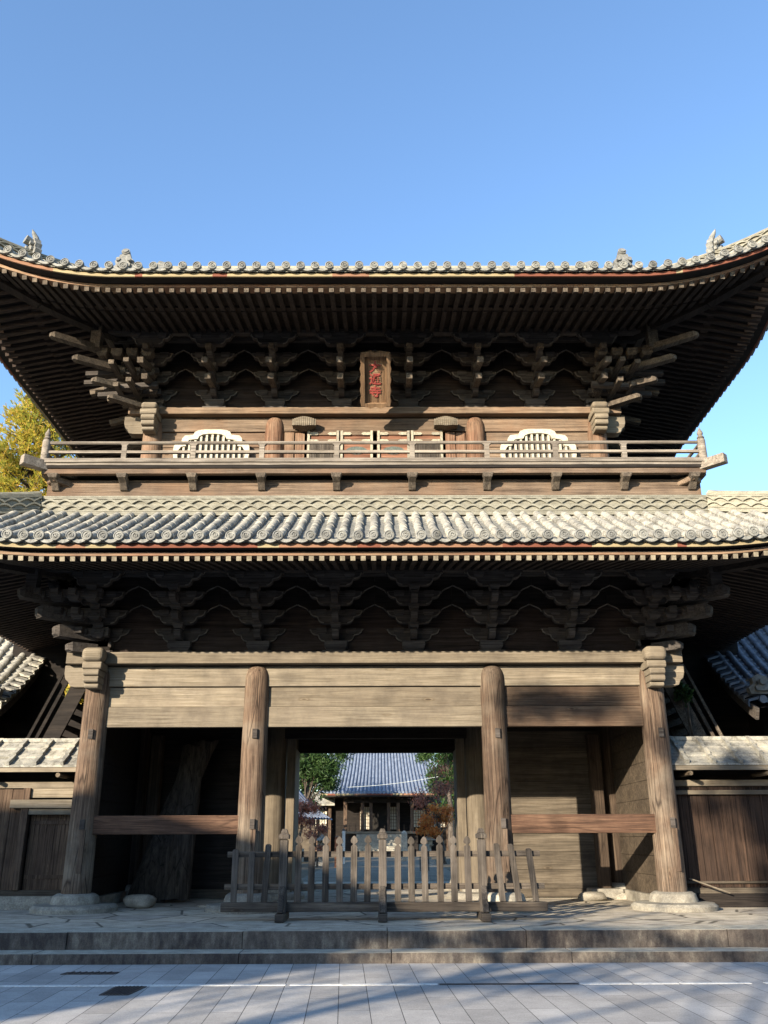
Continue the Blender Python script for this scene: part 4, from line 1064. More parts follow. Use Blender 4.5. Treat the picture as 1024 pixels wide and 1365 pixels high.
# ================================================================ picket barrier in front of the gate
FY = -2.15
fb = empty('picket_barrier', (0.12, FY, ZP), 'low grey wooden picket barrier standing on the platform before the gate opening', 'barrier')
def fx(px): return (px-507)*.01232
def fp(m, n_, mt, par=fb, bevel=.006, label=None):
    o = MB.build(m, n_, mt, par, bevel=bevel)
    if label: o['label'] = label
    return o
rf = random.Random(11)
for px in (395.5, 413.4, 432.7, 451.2, 470.5, 488.9, 529.3, 548.2, 566.2, 586.4, 604.8, 623.7):
    x = fx(px)+rf.uniform(-.006, .006); w_ = .053; l = rf.uniform(-.012, .012); z1 = 1.13+rf.uniform(-.012, .012)
    pts = [(x-w_, .27), (x+w_, .27), (x+w_+l, z1-.02), (x+w_*.8+l, z1+.0), (x+w_*.42+l, z1+.012), (x+w_*.42+l, z1+.028), (x+w_*1.0+l, z1+.045), (x+w_*1.12+l, z1+.075), (x+w_*.85+l, z1+.115), (x+w_*.3+l, z1+.148), (x+l, z1+.155)]
    pts += [(2*(x+l)-p[0], p[1]) for p in reversed(pts[2:-1])]
    fp(MB().poly(pts, 'y', -.075, -.027), 'picket', M['fence'])
for px, zt, ln in ((310.5, 1.08, .0), (332.6, 1.03, .0), (352.8, 1.16, .02), (666, 1.16, -.035), (686.5, 1.15, -.05), (710, 1.08, -.04)):
    x = fx(px); w_ = .05; h_ = .018
    fp(MB().poly([(x-w_-ln, .27), (x+w_-ln, .27), (x+w_+ln, zt-.02), (x+w_*.3+ln, zt+.005), (x-w_*.6+ln, zt+.0), (x-w_+ln, zt-.02)], 'y', -.08, -.03), 'picket', M['fence'], label='flat-topped leaning picket' if abs(ln) > .01 else 'flat-topped picket')
fp(MB().box(fx(299), fx(722.5), -.025, .03, .955, 1.045), 'rail', M['fence_x'])
fp(MB().box(fx(297), fx(726), -.025, .03, .455, .545), 'rail', M['fence_x'])
fp(MB().box(fx(294), fx(508), -.085, .07, .125, .268), 'sill', M['fence_x'], bevel=.012)
fp(MB().box(fx(508)+.003, fx(728), -.085, .07, .12, .262), 'sill', M['fence_x'], bevel=.012)
for px in (375.7, 509, 643):
    x = fx(px); p = MB().box(x-.065, x+.065, -.135, .02, .12, 1.22); 
    post = fp(p, 'post', M['fence'])
    m = MB(); m.taper(x, -.055, 1.22, 1.24, .05, .05, .05, .05); m.taper(x, -.055, 1.24, 1.30, .085, .085, .09, .09); m.taper(x, -.055, 1.30, 1.335, .09, .09, .05, .05); m.taper(x, -.055, 1.335, 1.40, .06, .06, .035, .035)
    fp(m, 'cap', M['fence'], post)
    fp(MB().box(x-.075, x+.075, -.46, .40, 0.0, .118), 'foot_block', M['fence_x'], bevel=.01)
    fp(MB().beam((x+.002, -.40, .12), (x+.002, -.137, .50), .045, .03), 'brace', M['fence'])
    fp(MB().beam((x+.002, .36, .12), (x+.002, .06, .50), .045, .03), 'brace', M['fence'])

# ================================================================ side walls with small roofs and doors
def side_wall(s):
    x0, x1 = 5.85, 13.0
    e = empty('side_wall', (s*6.0, .6, ZP), 'plank wall with a narrow door and small lapped roof left of the gate' if s < 0 else 'dark upright-plank wall with a small lapped roof right of the gate', 'wall')
    def S(m, n_, mt, par=e, bevel=0, label=None):
        m.v = [(s*x-s*6.0, y-.6, z-ZP) for x, y, z in m.v]
        if s < 0: m.f = [tuple(reversed(f)) for f in m.f]
        o = MB.build(m, n_, mt, par, bevel=bevel)
        if label: o['label'] = label
        return o
    S(MB().box(x0, x1, .50, .62, 2.58, 2.70), 'top_beam', M['beam'], bevel=.008)
    S(MB().box(x0, x1, .42, .70, ZP-.02, .60), 'sill', M['dark'] if s > 0 else M['plinth'])
    S(MB().box(x0, x1, .48, .58, .603, .70), 'bottom_rail', M['board_x'])
    r = random.Random(3+s)
    m = MB(); x = x0+.04 if s > 0 else 7.02
    while x < x1:
        w_ = r.uniform(.17, .24); m.box(x, x+w_-.008, .56+r.uniform(-.006, .006), .60, .703, 2.578); x += w_
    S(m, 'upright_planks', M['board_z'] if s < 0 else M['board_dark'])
    if s < 0:
        S(MB().box(6.86, 7.0, .44, .60, .703, 2.578), 'door_post', M['board_z'], bevel=.01)
        S(MB().box(5.86, 6.0, .44, .60, .703, 2.578), 'door_post', M['board_z'], bevel=.01)
        S(MB().box(6.003, 6.857, .50, .60, 2.40, 2.578), 'upper_panel', M['beam'])
        S(MB().box(5.9, 7.22, .40, .52, 2.20, 2.36), 'door_lintel', M['beam'], bevel=.01)
        S(MB().box(6.003, 6.857, .47, .56, 2.08, 2.19), 'door_head', M['beam'])
        d = S(MB().box(6.02, 6.84, .62, .68, .70, 2.08), 'door', M['board_z'])
        for q in (.0, 1): S(MB().box(6.03, 6.83, .60, .618, 1.9-q*1.0, 1.97-q*1.0), 'door_batten', M['board_z'], d)
    else:
        S(MB().box(x0, x1, .47, .55, 2.42, 2.50), 'rail', M['beam'])
        S(MB().box(x0, x1, .50, .555, .78, .82), 'rail', M['board_x'])
        for xx in (6.4, 7.95, 9.5): S(MB().box(xx-.06, xx+.06, .62, .75, .703, 2.578), 'post', M['board_z'])
    # lapped board roof : three laps, battens
    top = (.82, 3.50); bot = (.0, 2.93)
    m = MB()
    for i in range(3):
        t0 = i/3; t1 = (i+1)/3+.04
        y0, z0 = lerp(bot[0], top[0], t0), lerp(bot[1], top[1], t0); y1, z1 = lerp(bot[0], top[0], t1), lerp(bot[1], top[1], t1)
        m.hexa([(x0, y0, z0+.02), (x1, y0, z0+.02), (x1, y1, z1), (x0, y1, z1), (x0, y0, z0+.055), (x1, y0, z0+.055), (x1, y1, z1+.02), (x0, y1, z1+.02)])
    rfm = S(m, 'roof', M['tile'], label='pale lapped roof over the wall')
    m = MB(); m.hexa([(x0, .84, 3.38), (x1, .84, 3.38), (x1, 1.6, 2.95), (x0, 1.6, 2.95), (x0, .84, 3.5), (x1, .84, 3.5), (x1, 1.6, 3.0), (x0, 1.6, 3.0)]); S(m, 'rear_roof', M['tile'], rfm)
    S(MB().box(x0, x1, .76, .92, 3.50, 3.58), 'ridge', M['tile'], rfm, bevel=.01)
    xx = x0+.3
    while xx < x1:
        m = MB()
        for i in range(3):
            t0 = i/3; t1 = (i+1)/3+.02
            m.beam((xx, lerp(bot[0]-.03, top[0], t0), lerp(bot[1], top[1], t0)+.085), (xx, lerp(bot[0]-.03, top[0], t1), lerp(bot[1], top[1], t1)+.05), .04, .035)
        S(m, 'roof_batten', M['tile'], rfm); xx += .53
    S(MB().box(x0, x1, .02, .08, 2.86, 2.945), 'eave_board', M['beam'], rfm)
    xx = x0+.35
    while xx < x1: S(MB().tube([(xx, .0, 2.80), (xx, .9, 2.80)], .045, 8), 'eave_pole', M['beam_y'], rfm); xx += 1.55
    S(MB().box(x0, x1, .85, .95, .6, 3.35), 'rear_boards', M['dark'])
side_wall(-1); side_wall(1)

# ================================================================ stair houses either side
def stair_house(s):
    e = empty('stair_house', (s*12, 5.5, ZP), 'small tiled-roof stair house tucked behind the gate on the left' if s < 0 else 'small stair house with dark blue-grey tiled roof behind the gate on the right', 'stair house')
    def S(m, n_, mt, par=e, bevel=0, smooth=False):
        m.v = [(s*x-s*12, y-5.5, z-ZP) for x, y, z in m.v]
        if s < 0: m.f = [tuple(reversed(f)) for f in m.f]
        return MB.build(m, n_, mt, par, bevel=bevel, smooth=smooth, angle=35)
    XV = 8.65; XE = 17
    yr = 5.6
    def pz(y):     # roof profile, concave, eave at y=2.1
        d = y-2.1 if y <= yr else (2*yr-y)-2.1
        return 4.50+.48*d+.075*d*d
    mt = M['tile'] if s < 0 else M['darktile']
    main = None
    for half in (0, 1):
        mb = MB(); x = XV+.08
        def yy(t): return lerp(2.1, yr, t) if half == 0 else lerp(2*yr-2.1, yr, t)
        sg = 1 if half == 0 else -1
        while x < XE:
            nc = 13
            for j in range(nc):
                ya, yb = yy(j/nc), yy((j+1)/nc); rows = []
                for y, r_ in ((ya, .082), (ya+.02*sg, .087), (yb, .076)):
                    rows.append([(x+math.cos(R(t))*r_, y, pz(y)+math.sin(R(t))*r_+.02) for t in (-25, 10, 45, 75, 105, 135, 170, 205)])
                mb.grid(rows)
            nc = 20
            for j in range(nc):
                ya, yb = yy(j/nc), yy((j+1)/nc); rows = []
                for y, dz in ((ya, 0), (ya, .04), (yb, .0)):
                    rows.append([(lerp(x, x+.30, t), y, pz(y)+dz-.05*math.sin(math.pi*t)) for t in (0, .2, .4, .6, .8, 1)])
                mb.grid(rows)
            if half == 0:
                mb.tube([(x, 2.10, pz(2.1)+.03), (x, 2.04, pz(2.1)+.03)], .09, 14)
            x += .30
        o = S(mb, 'roof' if half == 0 else 'roof_slope', mt, main or e, smooth=True)
        main = main or o
    # verge: stepped cross tiles and bargeboard
    m = MB(); n_ = 15
    for half in (0, 1):
        for j in range(n_):
            ya = lerp(2.1, yr, j/n_); yb = lerp(2.1, yr, (j+1)/n_)
            if half: ya, yb = 2*yr-ya, 2*yr-yb
            za, zb = pz(ya), pz(yb)
            m.hexa([(XV-.24, ya, za-.02), (XV+.1, ya, za+.06), (XV+.1, yb, zb+.02), (XV-.24, yb, zb-.09), (XV-.24, ya, za+.03), (XV+.1, ya, za+.12), (XV+.1, yb, zb+.05), (XV-.24, yb, zb-.05)])
            m.hexa([(XV-.25, ya, za-.13), (XV-.22, ya, za-.13), (XV-.22, lerp(ya, yb, .6), lerp(za, zb, .6)-.10), (XV-.25, lerp(ya, yb, .6), lerp(za, zb, .6)-.10), (XV-.25, ya, za+.0), (XV-.22, ya, za+.0), (XV-.22, yb, zb-.07), (XV-.25, yb, zb-.07)])
    S(m, 'verge_tile_row', M['tile'] if s < 0 else mt, main)
    m = MB()
    for half in (0, 1):
        ys = [lerp(2.0, yr, j/8) for j in range(9)]
        if half: ys = [2*yr-y for y in ys]
        for a, b in zip(ys, ys[1:]): m.beam((XV-.12, a, pz(a)-.26), (XV-.12, b, pz(b)-.26), .035, .13)
    S(m, 'bargeboard', M['bracket'], main)
    m = MB()
    ys = [lerp(2.15, 2*yr-2.15, j/16) for j in range(17)]
    m.grid([[(XV-.1, y, pz(y)-.10), (XE, y, pz(y)-.10), (XE, y, pz(y)-.17), (XV-.1, y, pz(y)-.17), (XV-.1, y, pz(y)-.10)] for y in ys])
    S(m, 'roof_boards', M['dark'], main)
    # ridge
    m = MB(); z = pz(yr)
    for i in range(7): w_ = .16-.008*i+(.012 if i % 2 else 0); m.box(XV+.1, XE, yr-w_, yr+w_, z+i*.06, z+i*.06+.052)
    m.tube([(XV, yr, z+.47), (XE, yr, z+.47)], .09, 10); S(m, 'ridge', mt, main)
    # verge end ornament at the front corner
    m = MB(); sil = [(-.26, 0), (-.30, .14), (-.18, .24), (-.20, .36), (-.06, .44), (.1, .40), (.22, .30), (.20, .16), (.28, .06), (.24, 0)]
    m.poly([(XV+.12+p[0], 4.66+p[1]) for p in sil], 'y', 2.12, 2.30); m.poly([(XV+.12+p[0]*.6, 4.72+p[1]*.6) for p in sil], 'y', 2.02, 2.12); m.tube([(XV+.1, 2.1, 4.9), (XV+.1, 1.95, 4.92)], .08, 12)
    S(m, 'ridge_end_ornament', M['disc'], main)
    # body
    S(MB().box(9.3, XE, 3.6, 3.7, .0+ZP, 5.2), 'front_wall', M['dark'])
    S(MB().box(9.3, 9.4, 3.7, 7.6, ZP, 5.4), 'side_wall_boards', M['dark'])
    S(MB().box(9.3, XE, 7.6, 7.7, ZP, 5.3), 'rear_wall', M['dark'])
    S(MB().box(5.75, 9.29, 4.4, 4.5, ZP, 7.2), 'link_wall', M['dark'])
    S(MB().box(5.75, 9.29, 4.55, 7.5, 5.9, 6.0), 'link_roof', mt)
    S(MB().box(9.32, XE, 3.0, 3.1, 4.55, 4.72), 'eave_purlin', M['dark'])
    for xx in (9.35, 11.5, 14): S(MB().box(xx-.09, xx+.09, 3.0, 3.12, ZP, 4.55), 'post', M['bracket'])
stair_house(-1); stair_house(1)
def stair(s):
    e = empty('outside_stair', (s*7.4, 2.0, ZP), 'steep dark plank stair rising to the upper floor between left wall and gate' if s < 0 else 'steep grey plank stair rising to the upper floor between right wall and gate', 'stair')
    def S(m, n_, mt, bevel=0):
        m.v = [(s*x-s*7.4, y-2.0, z-ZP) for x, y, z in m.v]
        if s < 0: m.f = [tuple(reversed(f)) for f in m.f]
        return MB.build(m, n_, mt, e, bevel=bevel)
    a = Vector((8.45, 0, .45)); b = Vector((6.45, 0, 5.15))
    mt = M['bracket_y'] if s > 0 else M['dark']
    for y in (1.8, 2.8): S(MB().beam(a+Vector((0, y, 0)), b+Vector((0, y, 0)), .03, .17, up=(1, 0, .4)), 'stringer', mt)
    for y in (1.75, 2.85):
        S(MB().beam(a+Vector((.26, y, .10)), b+Vector((.26, y, .10)), .03, .035), 'handrail', mt)
        S(MB().beam(a+Vector((.44, y, .12)), b+Vector((.44, y, .12)), .025, .03), 'handrail', mt)
    for i in range(1, 20):
        p = a.lerp(b, i/20); S(MB().box(p.x-.14, p.x+.12, 1.83, 2.77, p.z-.02, p.z+.02), 'tread', mt)
stair(-1); stair(1)

# ================================================================ loose things under the gate
e = empty('leaning_log', (-4.55, 2.35, ZP), 'huge dark split log leaning on the rear boards of the left bay', 'log')
r5 = random.Random(9)
def bark_log(pts, rads, seg, seed, name, par):
    r = random.Random(seed); m = MB(); off = [r.uniform(.78, 1.15) for _ in range(seg)]; rings = []
    for p, rr in zip(pts, rads):
        b = len(m.v); rings.append(b)
        for k in range(seg):
            a = 2*math.pi*k/seg; q = rr*off[k]*r.uniform(.93, 1.07); m.v.append((p[0]+math.cos(a)*q, p[1]+math.sin(a)*q*.7, p[2]+r.uniform(-.03, .03)))
    for i in range(len(rings)-1):
        for k in range(seg):
            k2 = (k+1) % seg; m.f.append((rings[i]+k, rings[i]+k2, rings[i+1]+k2, rings[i+1]+k))
    m.f.append(tuple(rings[0]+k for k in range(seg-1, -1, -1))); m.f.append(tuple(rings[-1]+k for k in range(seg)))
    return m.build(name, M['log'], par, smooth=True, angle=50)
bark_log([(-.30+.07*i+(.02*i*i*.3), .08*i, .0+.42*i) for i in range(9)], [.42, .44, .40, .36, .33, .31, .30, .29, .28], 18, 4, 'trunk', e)
bark_log([(.22+.02*i, .06*i+.05, .05+.40*i) for i in range(9)], [.36, .34, .32, .30, .30, .28, .28, .26, .26], 16, 6, 'trunk', e)
def rock(name, x, y, z, sx, sy, sz, seed, label, mat='rock'):
    r = random.Random(seed); m = MB(); nu, nv = 14, 7; rows = []
    for j in range(nv+1):
        ph = -math.pi/2+math.pi*j/nv; row = []
        for i in range(nu+1):
            th = 2*math.pi*(i % nu)/nu
            rr = 1+.13*math.sin(3*th+seed)+.10*math.cos(2*th+ph*3+seed)
            cx_ = math.copysign(abs(math.cos(ph))**.6, math.cos(ph))
            row.append((sx*rr*cx_*math.cos(th), sy*rr*cx_*math.sin(th), max(-sz*.9, sz*math.copysign(abs(math.sin(ph))**.7, math.sin(ph)))+sz*.9))
        rows.append(row)
    m.grid(rows); o = m.build(name, M[mat], None, smooth=True, angle=60); o.location = (x, y, z); tag(o, label, 'stone'); return o
rock('boulder', -4.60, .9, ZP-.02, .30, .22, .135, 5, 'pale rounded boulder on the floor right of the leftmost column')
rock('boulder', 4.6, 2.5, ZP-.02, .30, .25, .10, 2, 'flat pale rock on the floor behind the rightmost column')
rock('small_stone', -3.35, 1.0, ZP-.02, .14, .06, .025, 3, 'small pale flat stone lying before the leaning log')
o = MB().beam((6.0, .2, .88), (6.75, .25, .62), .025, .012).build('loose_stick', M['beam']); tag(o, 'pale loose stick leaning against the wall beside the rightmost column', 'stick')

# ================================================================ trees
def crown(mb, c, rad, n_, size, rg_, clumps=14, flat=.8, elong=1.6):
    cl = []
    for _ in range(clumps):
        while True:
            p = Vector((rg_.uniform(-1, 1), rg_.uniform(-1, 1), rg_.uniform(-1, 1)))
            if .25 < p.length < .95: break
        cl.append((Vector((p.x*rad[0], p.y*rad[1], p.z*rad[2])), rg_.uniform(.25, .45)))
    for _ in range(n_):
        k, kr = rg_.choice(cl)
        q = Vector((rg_.gauss(0, 1), rg_.gauss(0, 1), rg_.gauss(0, flat)))*kr*.55
        p = Vector(c)+k+Vector((q.x*rad[0], q.y*rad[1], q.z*rad[2]))
        d = Vector((rg_.gauss(0, 1), rg_.gauss(0, 1), rg_.gauss(0, 1))).normalized(); u = d.orthogonal().normalized(); v = d.cross(u)
        a = rg_.uniform(0, 6.28); u, v = u*math.cos(a)+v*math.sin(a), v*math.cos(a)-u*math.sin(a)
        s_ = size*rg_.uniform(.6, 1.3)
        mb.quad(p-u*s_*elong, p-v*s_*.5, p+u*s_*elong, p+v*s_*.5)
def tree(name, label, cat, base, height, crowns, leaf, mat, seed, group=None, trunk_r=.22, limbs=8, elong=1.6):
    rg_ = random.Random(seed); e = empty(name, base, label, cat, group)
    m = MB(); tops = [Vector(c[0]) for c in crowns]
    top = Vector((sum(t.x for t in tops)/len(tops), sum(t.y for t in tops)/len(tops), height*.93))
    pts = [Vector((0, 0, -.1)).lerp(top, i/7)+Vector((rg_.uniform(-.1, .1), rg_.uniform(-.1, .1), 0))*(1 if i else 0) for i in range(8)]
    m.tube(pts, [trunk_r*(1.25-.15*i) for i in range(8)], 10); m.build('trunk', M['bark'], e, smooth=True)
    m = MB()
    for k in range(limbs):
        c, rad, n_ = rg_.choice(crowns); q = Vector(c)+Vector((rg_.uniform(-.7, .7)*rad[0], rg_.uniform(-.7, .7)*rad[1], rg_.uniform(-.6, .6)*rad[2]))
        i = rg_.randint(3, 6); a = pts[i]; mid = a.lerp(q, .5)+Vector((0, 0, rg_.uniform(-.1, .3)))
        m.tube([a, mid, q], [trunk_r*.38, trunk_r*.22, trunk_r*.07], 6)
    m.build('limbs', M['bark'], e, smooth=True)
    m = MB()
    for c, rad, n_ in crowns: crown(m, c, rad, n_, leaf, rg_, clumps=max(6, int(n_/260)), elong=elong)
    m.build('crown', mat, e)
    return e
# conifer at the left, seen beside the upper roof
def conifer(name, label, base, H, rbase, mat, seed, lean=0.0):
    rg_ = random.Random(seed); e = empty(name, base, label, 'tree')
    m = MB(); m.tube([(0, 0, -.1), (lean*.5, 0, H*.5), (lean, 0, H)], [.32, .2, .03], 10); m.build('trunk', M['bark'], e, smooth=True)
    lm = MB(); m = MB()
    z = H*.30
    while z < H*.99:
        t = (z-H*.30)/(H*.70); r_ = rbase*(1-t)**.8+.35
        for k in range(7):
            a = rg_.uniform(0, 6.283); L = r_*rg_.uniform(.65, 1.15); d = Vector((math.cos(a), math.sin(a), rg_.uniform(.05, .5)))
            p0 = Vector((lean*z/H, 0, z)); p1 = p0+d*L; lm.tube([p0, p0.lerp(p1, .5)+Vector((0, 0, -.08)), p1], [.05, .03, .01], 5)
            for q in range(int(26*L)):
                u_ = rg_.uniform(.2, 1.05)**.8; c = p0.lerp(p1, u_)+Vector((rg_.gauss(0, .16), rg_.gauss(0, .16), rg_.gauss(0, .12)))
                for w_ in range(5):
                    dd = (d+Vector((rg_.gauss(0, .7), rg_.gauss(0, .7), rg_.gauss(.3, .6)))).normalized()*rg_.uniform(.14, .26); sd_ = dd.orthogonal().normalized()*.022
                    m.quad(c-sd_, c+sd_, c+dd+sd_*.4, c+dd-sd_*.4)
        z += .26
    lm.build('limbs', M['bark'], e); m.build('crown', mat, e)
    return e
conifer('conifer', 'tall yellow-green conifer rising behind the left end of the balcony', (-13.3, 12.5, ZP), 17.6, 3.9, M['leafy'], 3, lean=.4)
conifer('conifer', 'yellow-green conifer filling the left edge of the view beside the lower roof', (-16.6, 13.5, ZP), 15.4, 3.6, M['leafy'], 8, lean=.1)
conifer('conifer', 'small green conifer peeping below the upper eave beside the balcony post', (-11.6, 17, ZP), 17.6, 2.2, M['leafg'], 12, lean=.1)
# small plants in the gaps beside the corner columns
tree('garden_shrub', 'bright yellow-green leaves of a thin shrub behind the leftmost column', 'shrub', (-7.05, 2.9, ZP), 4.8, [((.1, 0, 4.5), (.26, .25, .42), 420)], .05, M['leafy'], 31, trunk_r=.05, limbs=5)
tree('garden_shrub', 'dark green leaves of a thin shrub behind the rightmost column', 'shrub', (6.85, 1.5, ZP), 4.7, [((-.05, 0, 4.3), (.18, .2, .42), 380)], .05, M['leafg'], 32, trunk_r=.05, limbs=5)

# ================================================================ main hall and the courtyard, through the gate
hall = empty('main_hall', (0, 75, ZP), 'distant main hall with a broad blue-grey ribbed tile roof seen through the gate', 'temple hall')
def H(m, n_, mt, par=hall, bevel=0, smooth=False):
    m.v = [(x, y-75, z-ZP) for x, y, z in m.v]; return MB.build(m, n_, mt, par, bevel=bevel, smooth=smooth, angle=40)
mb = MB(); x = -5.7
def hz(y): d = y-69.5; return 5.75+.62*d+.045*d*d
while x < 5.9:
    lim = 69.5+5.2; xl = x
    def clipx(y, x=x): return x*(1-.03*(y-69.5))
    rows = []; rows2 = []
    for j in range(12):
        y = lerp(69.5, 77, j/11)
        rows.append([(clipx(y)+math.cos(R(t))*.11, y, hz(y)+math.sin(R(t))*.13+.03) for t in (-20, 30, 60, 90, 120, 150, 200)])
        rows2.append([(lerp(clipx(y), clipx(y, x+.36), t), y, hz(y)-.06*math.sin(math.pi*t)) for t in (0, .25, .5, .75, 1)])
    mb.grid(rows); mb.grid(rows2)
    mb.tube([(x, 69.5, 5.78), (x, 69.42, 5.78)], .13, 10)
    x += .36
hr = H(mb, 'roof', M['halltile'], smooth=True)
H(MB().box(-5.7, 5.9, 69.45, 69.6, 5.52, 5.68), 'eave_board', M['fascia'], hr)
H(MB().box(-5.5, 5.7, 69.5, 74.5, 5.40, 5.52), 'eave_soffit', M['dark'], hr)
H(MB().box(-4.3, 4.3, 76.9, 77.3, hz(77), hz(77)+.9), 'ridge', M['halltile'], hr)
H(MB().hexa([(-5.5, 77, 2), (5.5, 77, 2), (5.5, 90, 2), (-5.5, 90, 2), (-4, 77.4, 12.3), (4, 77.4, 12.3), (4, 85, 8), (-4, 85, 8)]), 'rear_roof', M['halltile'], hr)
for x in (-3.3, -1.65, -.85, .85, 1.75, 3.1): H(MB().box(x-.16, x+.16, 70.8, 71.1, 2.3, 5.4), 'pillar', M['board_z'])
for x in (-9.5, -6.8, -4.9, 4.7, 6.6, 9.5): H(MB().box(x-.14, x+.14, 73.0, 73.3, .4, 5.0), 'pillar', M['board_z'])
H(MB().box(-3.4, 3.3, 70.75, 71.15, 4.9, 5.25), 'beam', M['dark'])
H(MB().box(-10, 10, 73.6, 73.8, .4, 5.6), 'wall', M['dark'])
H(MB().box(-.8, .8, 73.4, 73.59, 2.32, 4.7), 'doorway_shade_panel', M['black'])  # solid black panel stands for the unlit room behind the doorway
def shoji(x0, x1, z0, z1, y=73.3):
    f = H(MB().box(x0, x1, y, y+.05, z0, z1), 'paper_screen', M['white']); m = MB()
    n_ = max(3, int((x1-x0)/.22)); k_ = int((z1-z0)/.28)
    for i in range(n_+1): xx = lerp(x0, x1, i/n_); m.box(xx-.025, xx+.025, y-.03, y-.002, z0, z1)
    for i in range(k_+1): zz = lerp(z0, z1, i/k_); m.box(x0, x1, y-.028, y-.003, zz-.02, zz+.02)
    H(m, 'lattice', M['board_z'], f)
shoji(-1.95, -.92, 2.5, 4.6); shoji(.9, 1.8, 2.5, 4.6); shoji(3.3, 4.5, 2.7, 4.3); shoji(4.95, 6.4, 2.7, 4.3); shoji(-6.4, -5.2, 2.7, 4.2)
H(MB().box(-3.6, 3.6, 70.2, 73.5, 2.1, 2.3), 'veranda', M['beam'])
H(MB().box(-3.6, 3.6, 70.45, 70.6, .4, 2.09), 'veranda_base', M['dark'])
for i in range(7): H(MB().box(-2.2, 2.2, 70.2-.35*(i+1), 70.19-.35*i, .36, 2.05-i*.26), 'step', M['plinth'])
for i in range(13): 
    x = -3.4+i*.57
    if abs(x) > 1.9: H(MB().box(x-.03, x+.03, 70.22, 70.28, 2.3, 2.9), 'railing_post', M['board_z'])
# side wings with plaster gable
H(MB().hexa([(4.4, 72.2, 4.7), (11.5, 72.2, 4.7), (11.5, 74.5, 5.9), (4.4, 74.5, 5.9), (4.4, 72.2, 4.85), (11.5, 72.2, 4.85), (11.5, 74.5, 6.1), (4.4, 74.5, 6.1)]), 'wing_roof', M['halltile'])
H(MB().hexa([(-11.5, 72.2, 4.7), (-4.4, 72.2, 4.7), (-4.4, 74.5, 5.9), (-11.5, 74.5, 5.9), (-11.5, 72.2, 4.85), (-4.4, 72.2, 4.85), (-4.4, 74.5, 6.1), (-11.5, 74.5, 6.1)]), 'wing_roof', M['tile'])
# small building left of the path
sb = empty('side_pavilion', (-7.2, 40, ZP), 'small dark pavilion with a curved tiled roof left of the courtyard path', 'pavilion'); sb.rotation_euler.z = R(-32)
def SBd(m, n_, mt, par=sb, smooth=False):
    m.v = [(x+6.5, y-40, z-ZP) for x, y, z in m.v]; return MB.build(m, n_, mt, par, smooth=smooth, angle=40)
mb = MB(); y = 38.0; YL = 41.2
def sz(x): d = -2.15-x; return 2.75+.42*d+.10*d*d
while y < YL:
    rows = [[(x_, y+math.cos(R(t))*.09, sz(x_)+math.sin(R(t))*.1) for t in (-20, 40, 90, 140, 200)] for x_ in [lerp(-2.15, -6.0, j/9) for j in range(10)]]
    mb.grid(rows); mb.grid([[(x_, lerp(y, y+.3, t), sz(x_)-.04*math.sin(math.pi*t)) for t in (0, .5, 1)] for x_ in [lerp(-2.15, -6.0, j/9) for j in range(10)]])
    y += .3
sr = SBd(mb, 'roof', M['halltile'], smooth=True)
m = MB()
for j in range(9):
    a, b = lerp(-2.1, -6.0, j/9), lerp(-2.1, -6.0, (j+1)/9); m.beam((a, 37.85, sz(a)-.04), (b, 37.85, sz(b)-.04), .12, .16)
SBd(m, 'verge', M['halltile'], sr)
SBd(MB().box(-9.5, -6.0, 38, 41.2, 2.9, 3.4), 'rear_roof', M['halltile'], sr)
for x, y in ((-2.9, 38.6), (-2.9, 40.8), (-5.6, 38.6)): SBd(MB().box(x-.08, x+.08, y-.08, y+.08, ZP, 3.2), 'post', M['board_z'])
SBd(MB().box(-9, -3.3, 41, 41.1, ZP, 3.2), 'board_wall', M['board_x'])
SBd(MB().box(-5.5, -3.0, 38.9, 39.6, ZP, 1.1), 'basin', M['plinth'])
# things standing in the courtyard
def simple(name, label, cat, x, y, parts, group=None):
    e = empty(name, (x, y, ZP-.02), label, cat, group)
    for n_, m, mt in parts: MB.build(m, n_, mt, e)
    return e
simple('notice_sign', 'white notice sign on legs right of the courtyard path', 'sign', 1.95, 22, [('board', MB().box(-.22, .22, -.02, .02, .62, 1.05), M['white']), ('notice_text', MB().box(-.13, .13, -.026, -.021, .86, .90).box(-.13, .10, -.026, -.021, .74, .78), M['iron']), ('leg', MB().box(-.2, -.16, -.02, .02, 0, .62), M['iron']), ('leg', MB().box(.16, .2, -.02, .02, 0, .62), M['iron'])])
simple('stone_pillar', 'squat grey stone pillar right of the path in the courtyard', 'pillar', 1.55, 40, [('shaft', MB().taper(0, 0, 0, 1.6, .22, .22, .18, .18), M['plinth']), ('cap', MB().taper(0, 0, 1.6, 1.75, .18, .18, .06, .06), M['plinth'])])
simple('sign_post', 'slim white post standing left of the courtyard path', 'post', -1.95, 34, [('shaft', MB().box(-.08, .08, -.08, .08, 0, 1.7), M['plaster']), ('cap', MB().taper(0, 0, 1.7, 1.82, .1, .1, .03, .03), M['bracket'])])
simple('wooden_post', 'short orange-brown wooden post left of the courtyard path', 'post', -2.0, 27, [('shaft', MB().box(-.09, .09, -.09, .09, 0, 1.35), M['doorred']), ('cap', MB().taper(0, 0, 1.35, 1.42, .1, .1, .05, .05), M['bracket'])])
def lantern(x, y, label, h=1.0):
    simple('stone_lantern', label, 'lantern', x, y, [('base', MB().taper(0, 0, 0, .25*h, .38, .38, .30, .30), M['plinth']), ('shaft', MB().taper(0, 0, .25*h, 1.1*h, .14, .14, .13, .13), M['plinth']), ('fire_box', MB().taper(0, 0, 1.1*h, 1.22*h, .15, .15, .28, .28).box(-.2, .2, -.2, .2, 1.22*h, 1.5*h), M['plinth']), ('roof', MB().taper(0, 0, 1.5*h, 1.75*h, .42, .42, .10, .10).taper(0, 0, 1.75*h, 1.95*h, .09, .09, .02, .02), M['plinth'])])
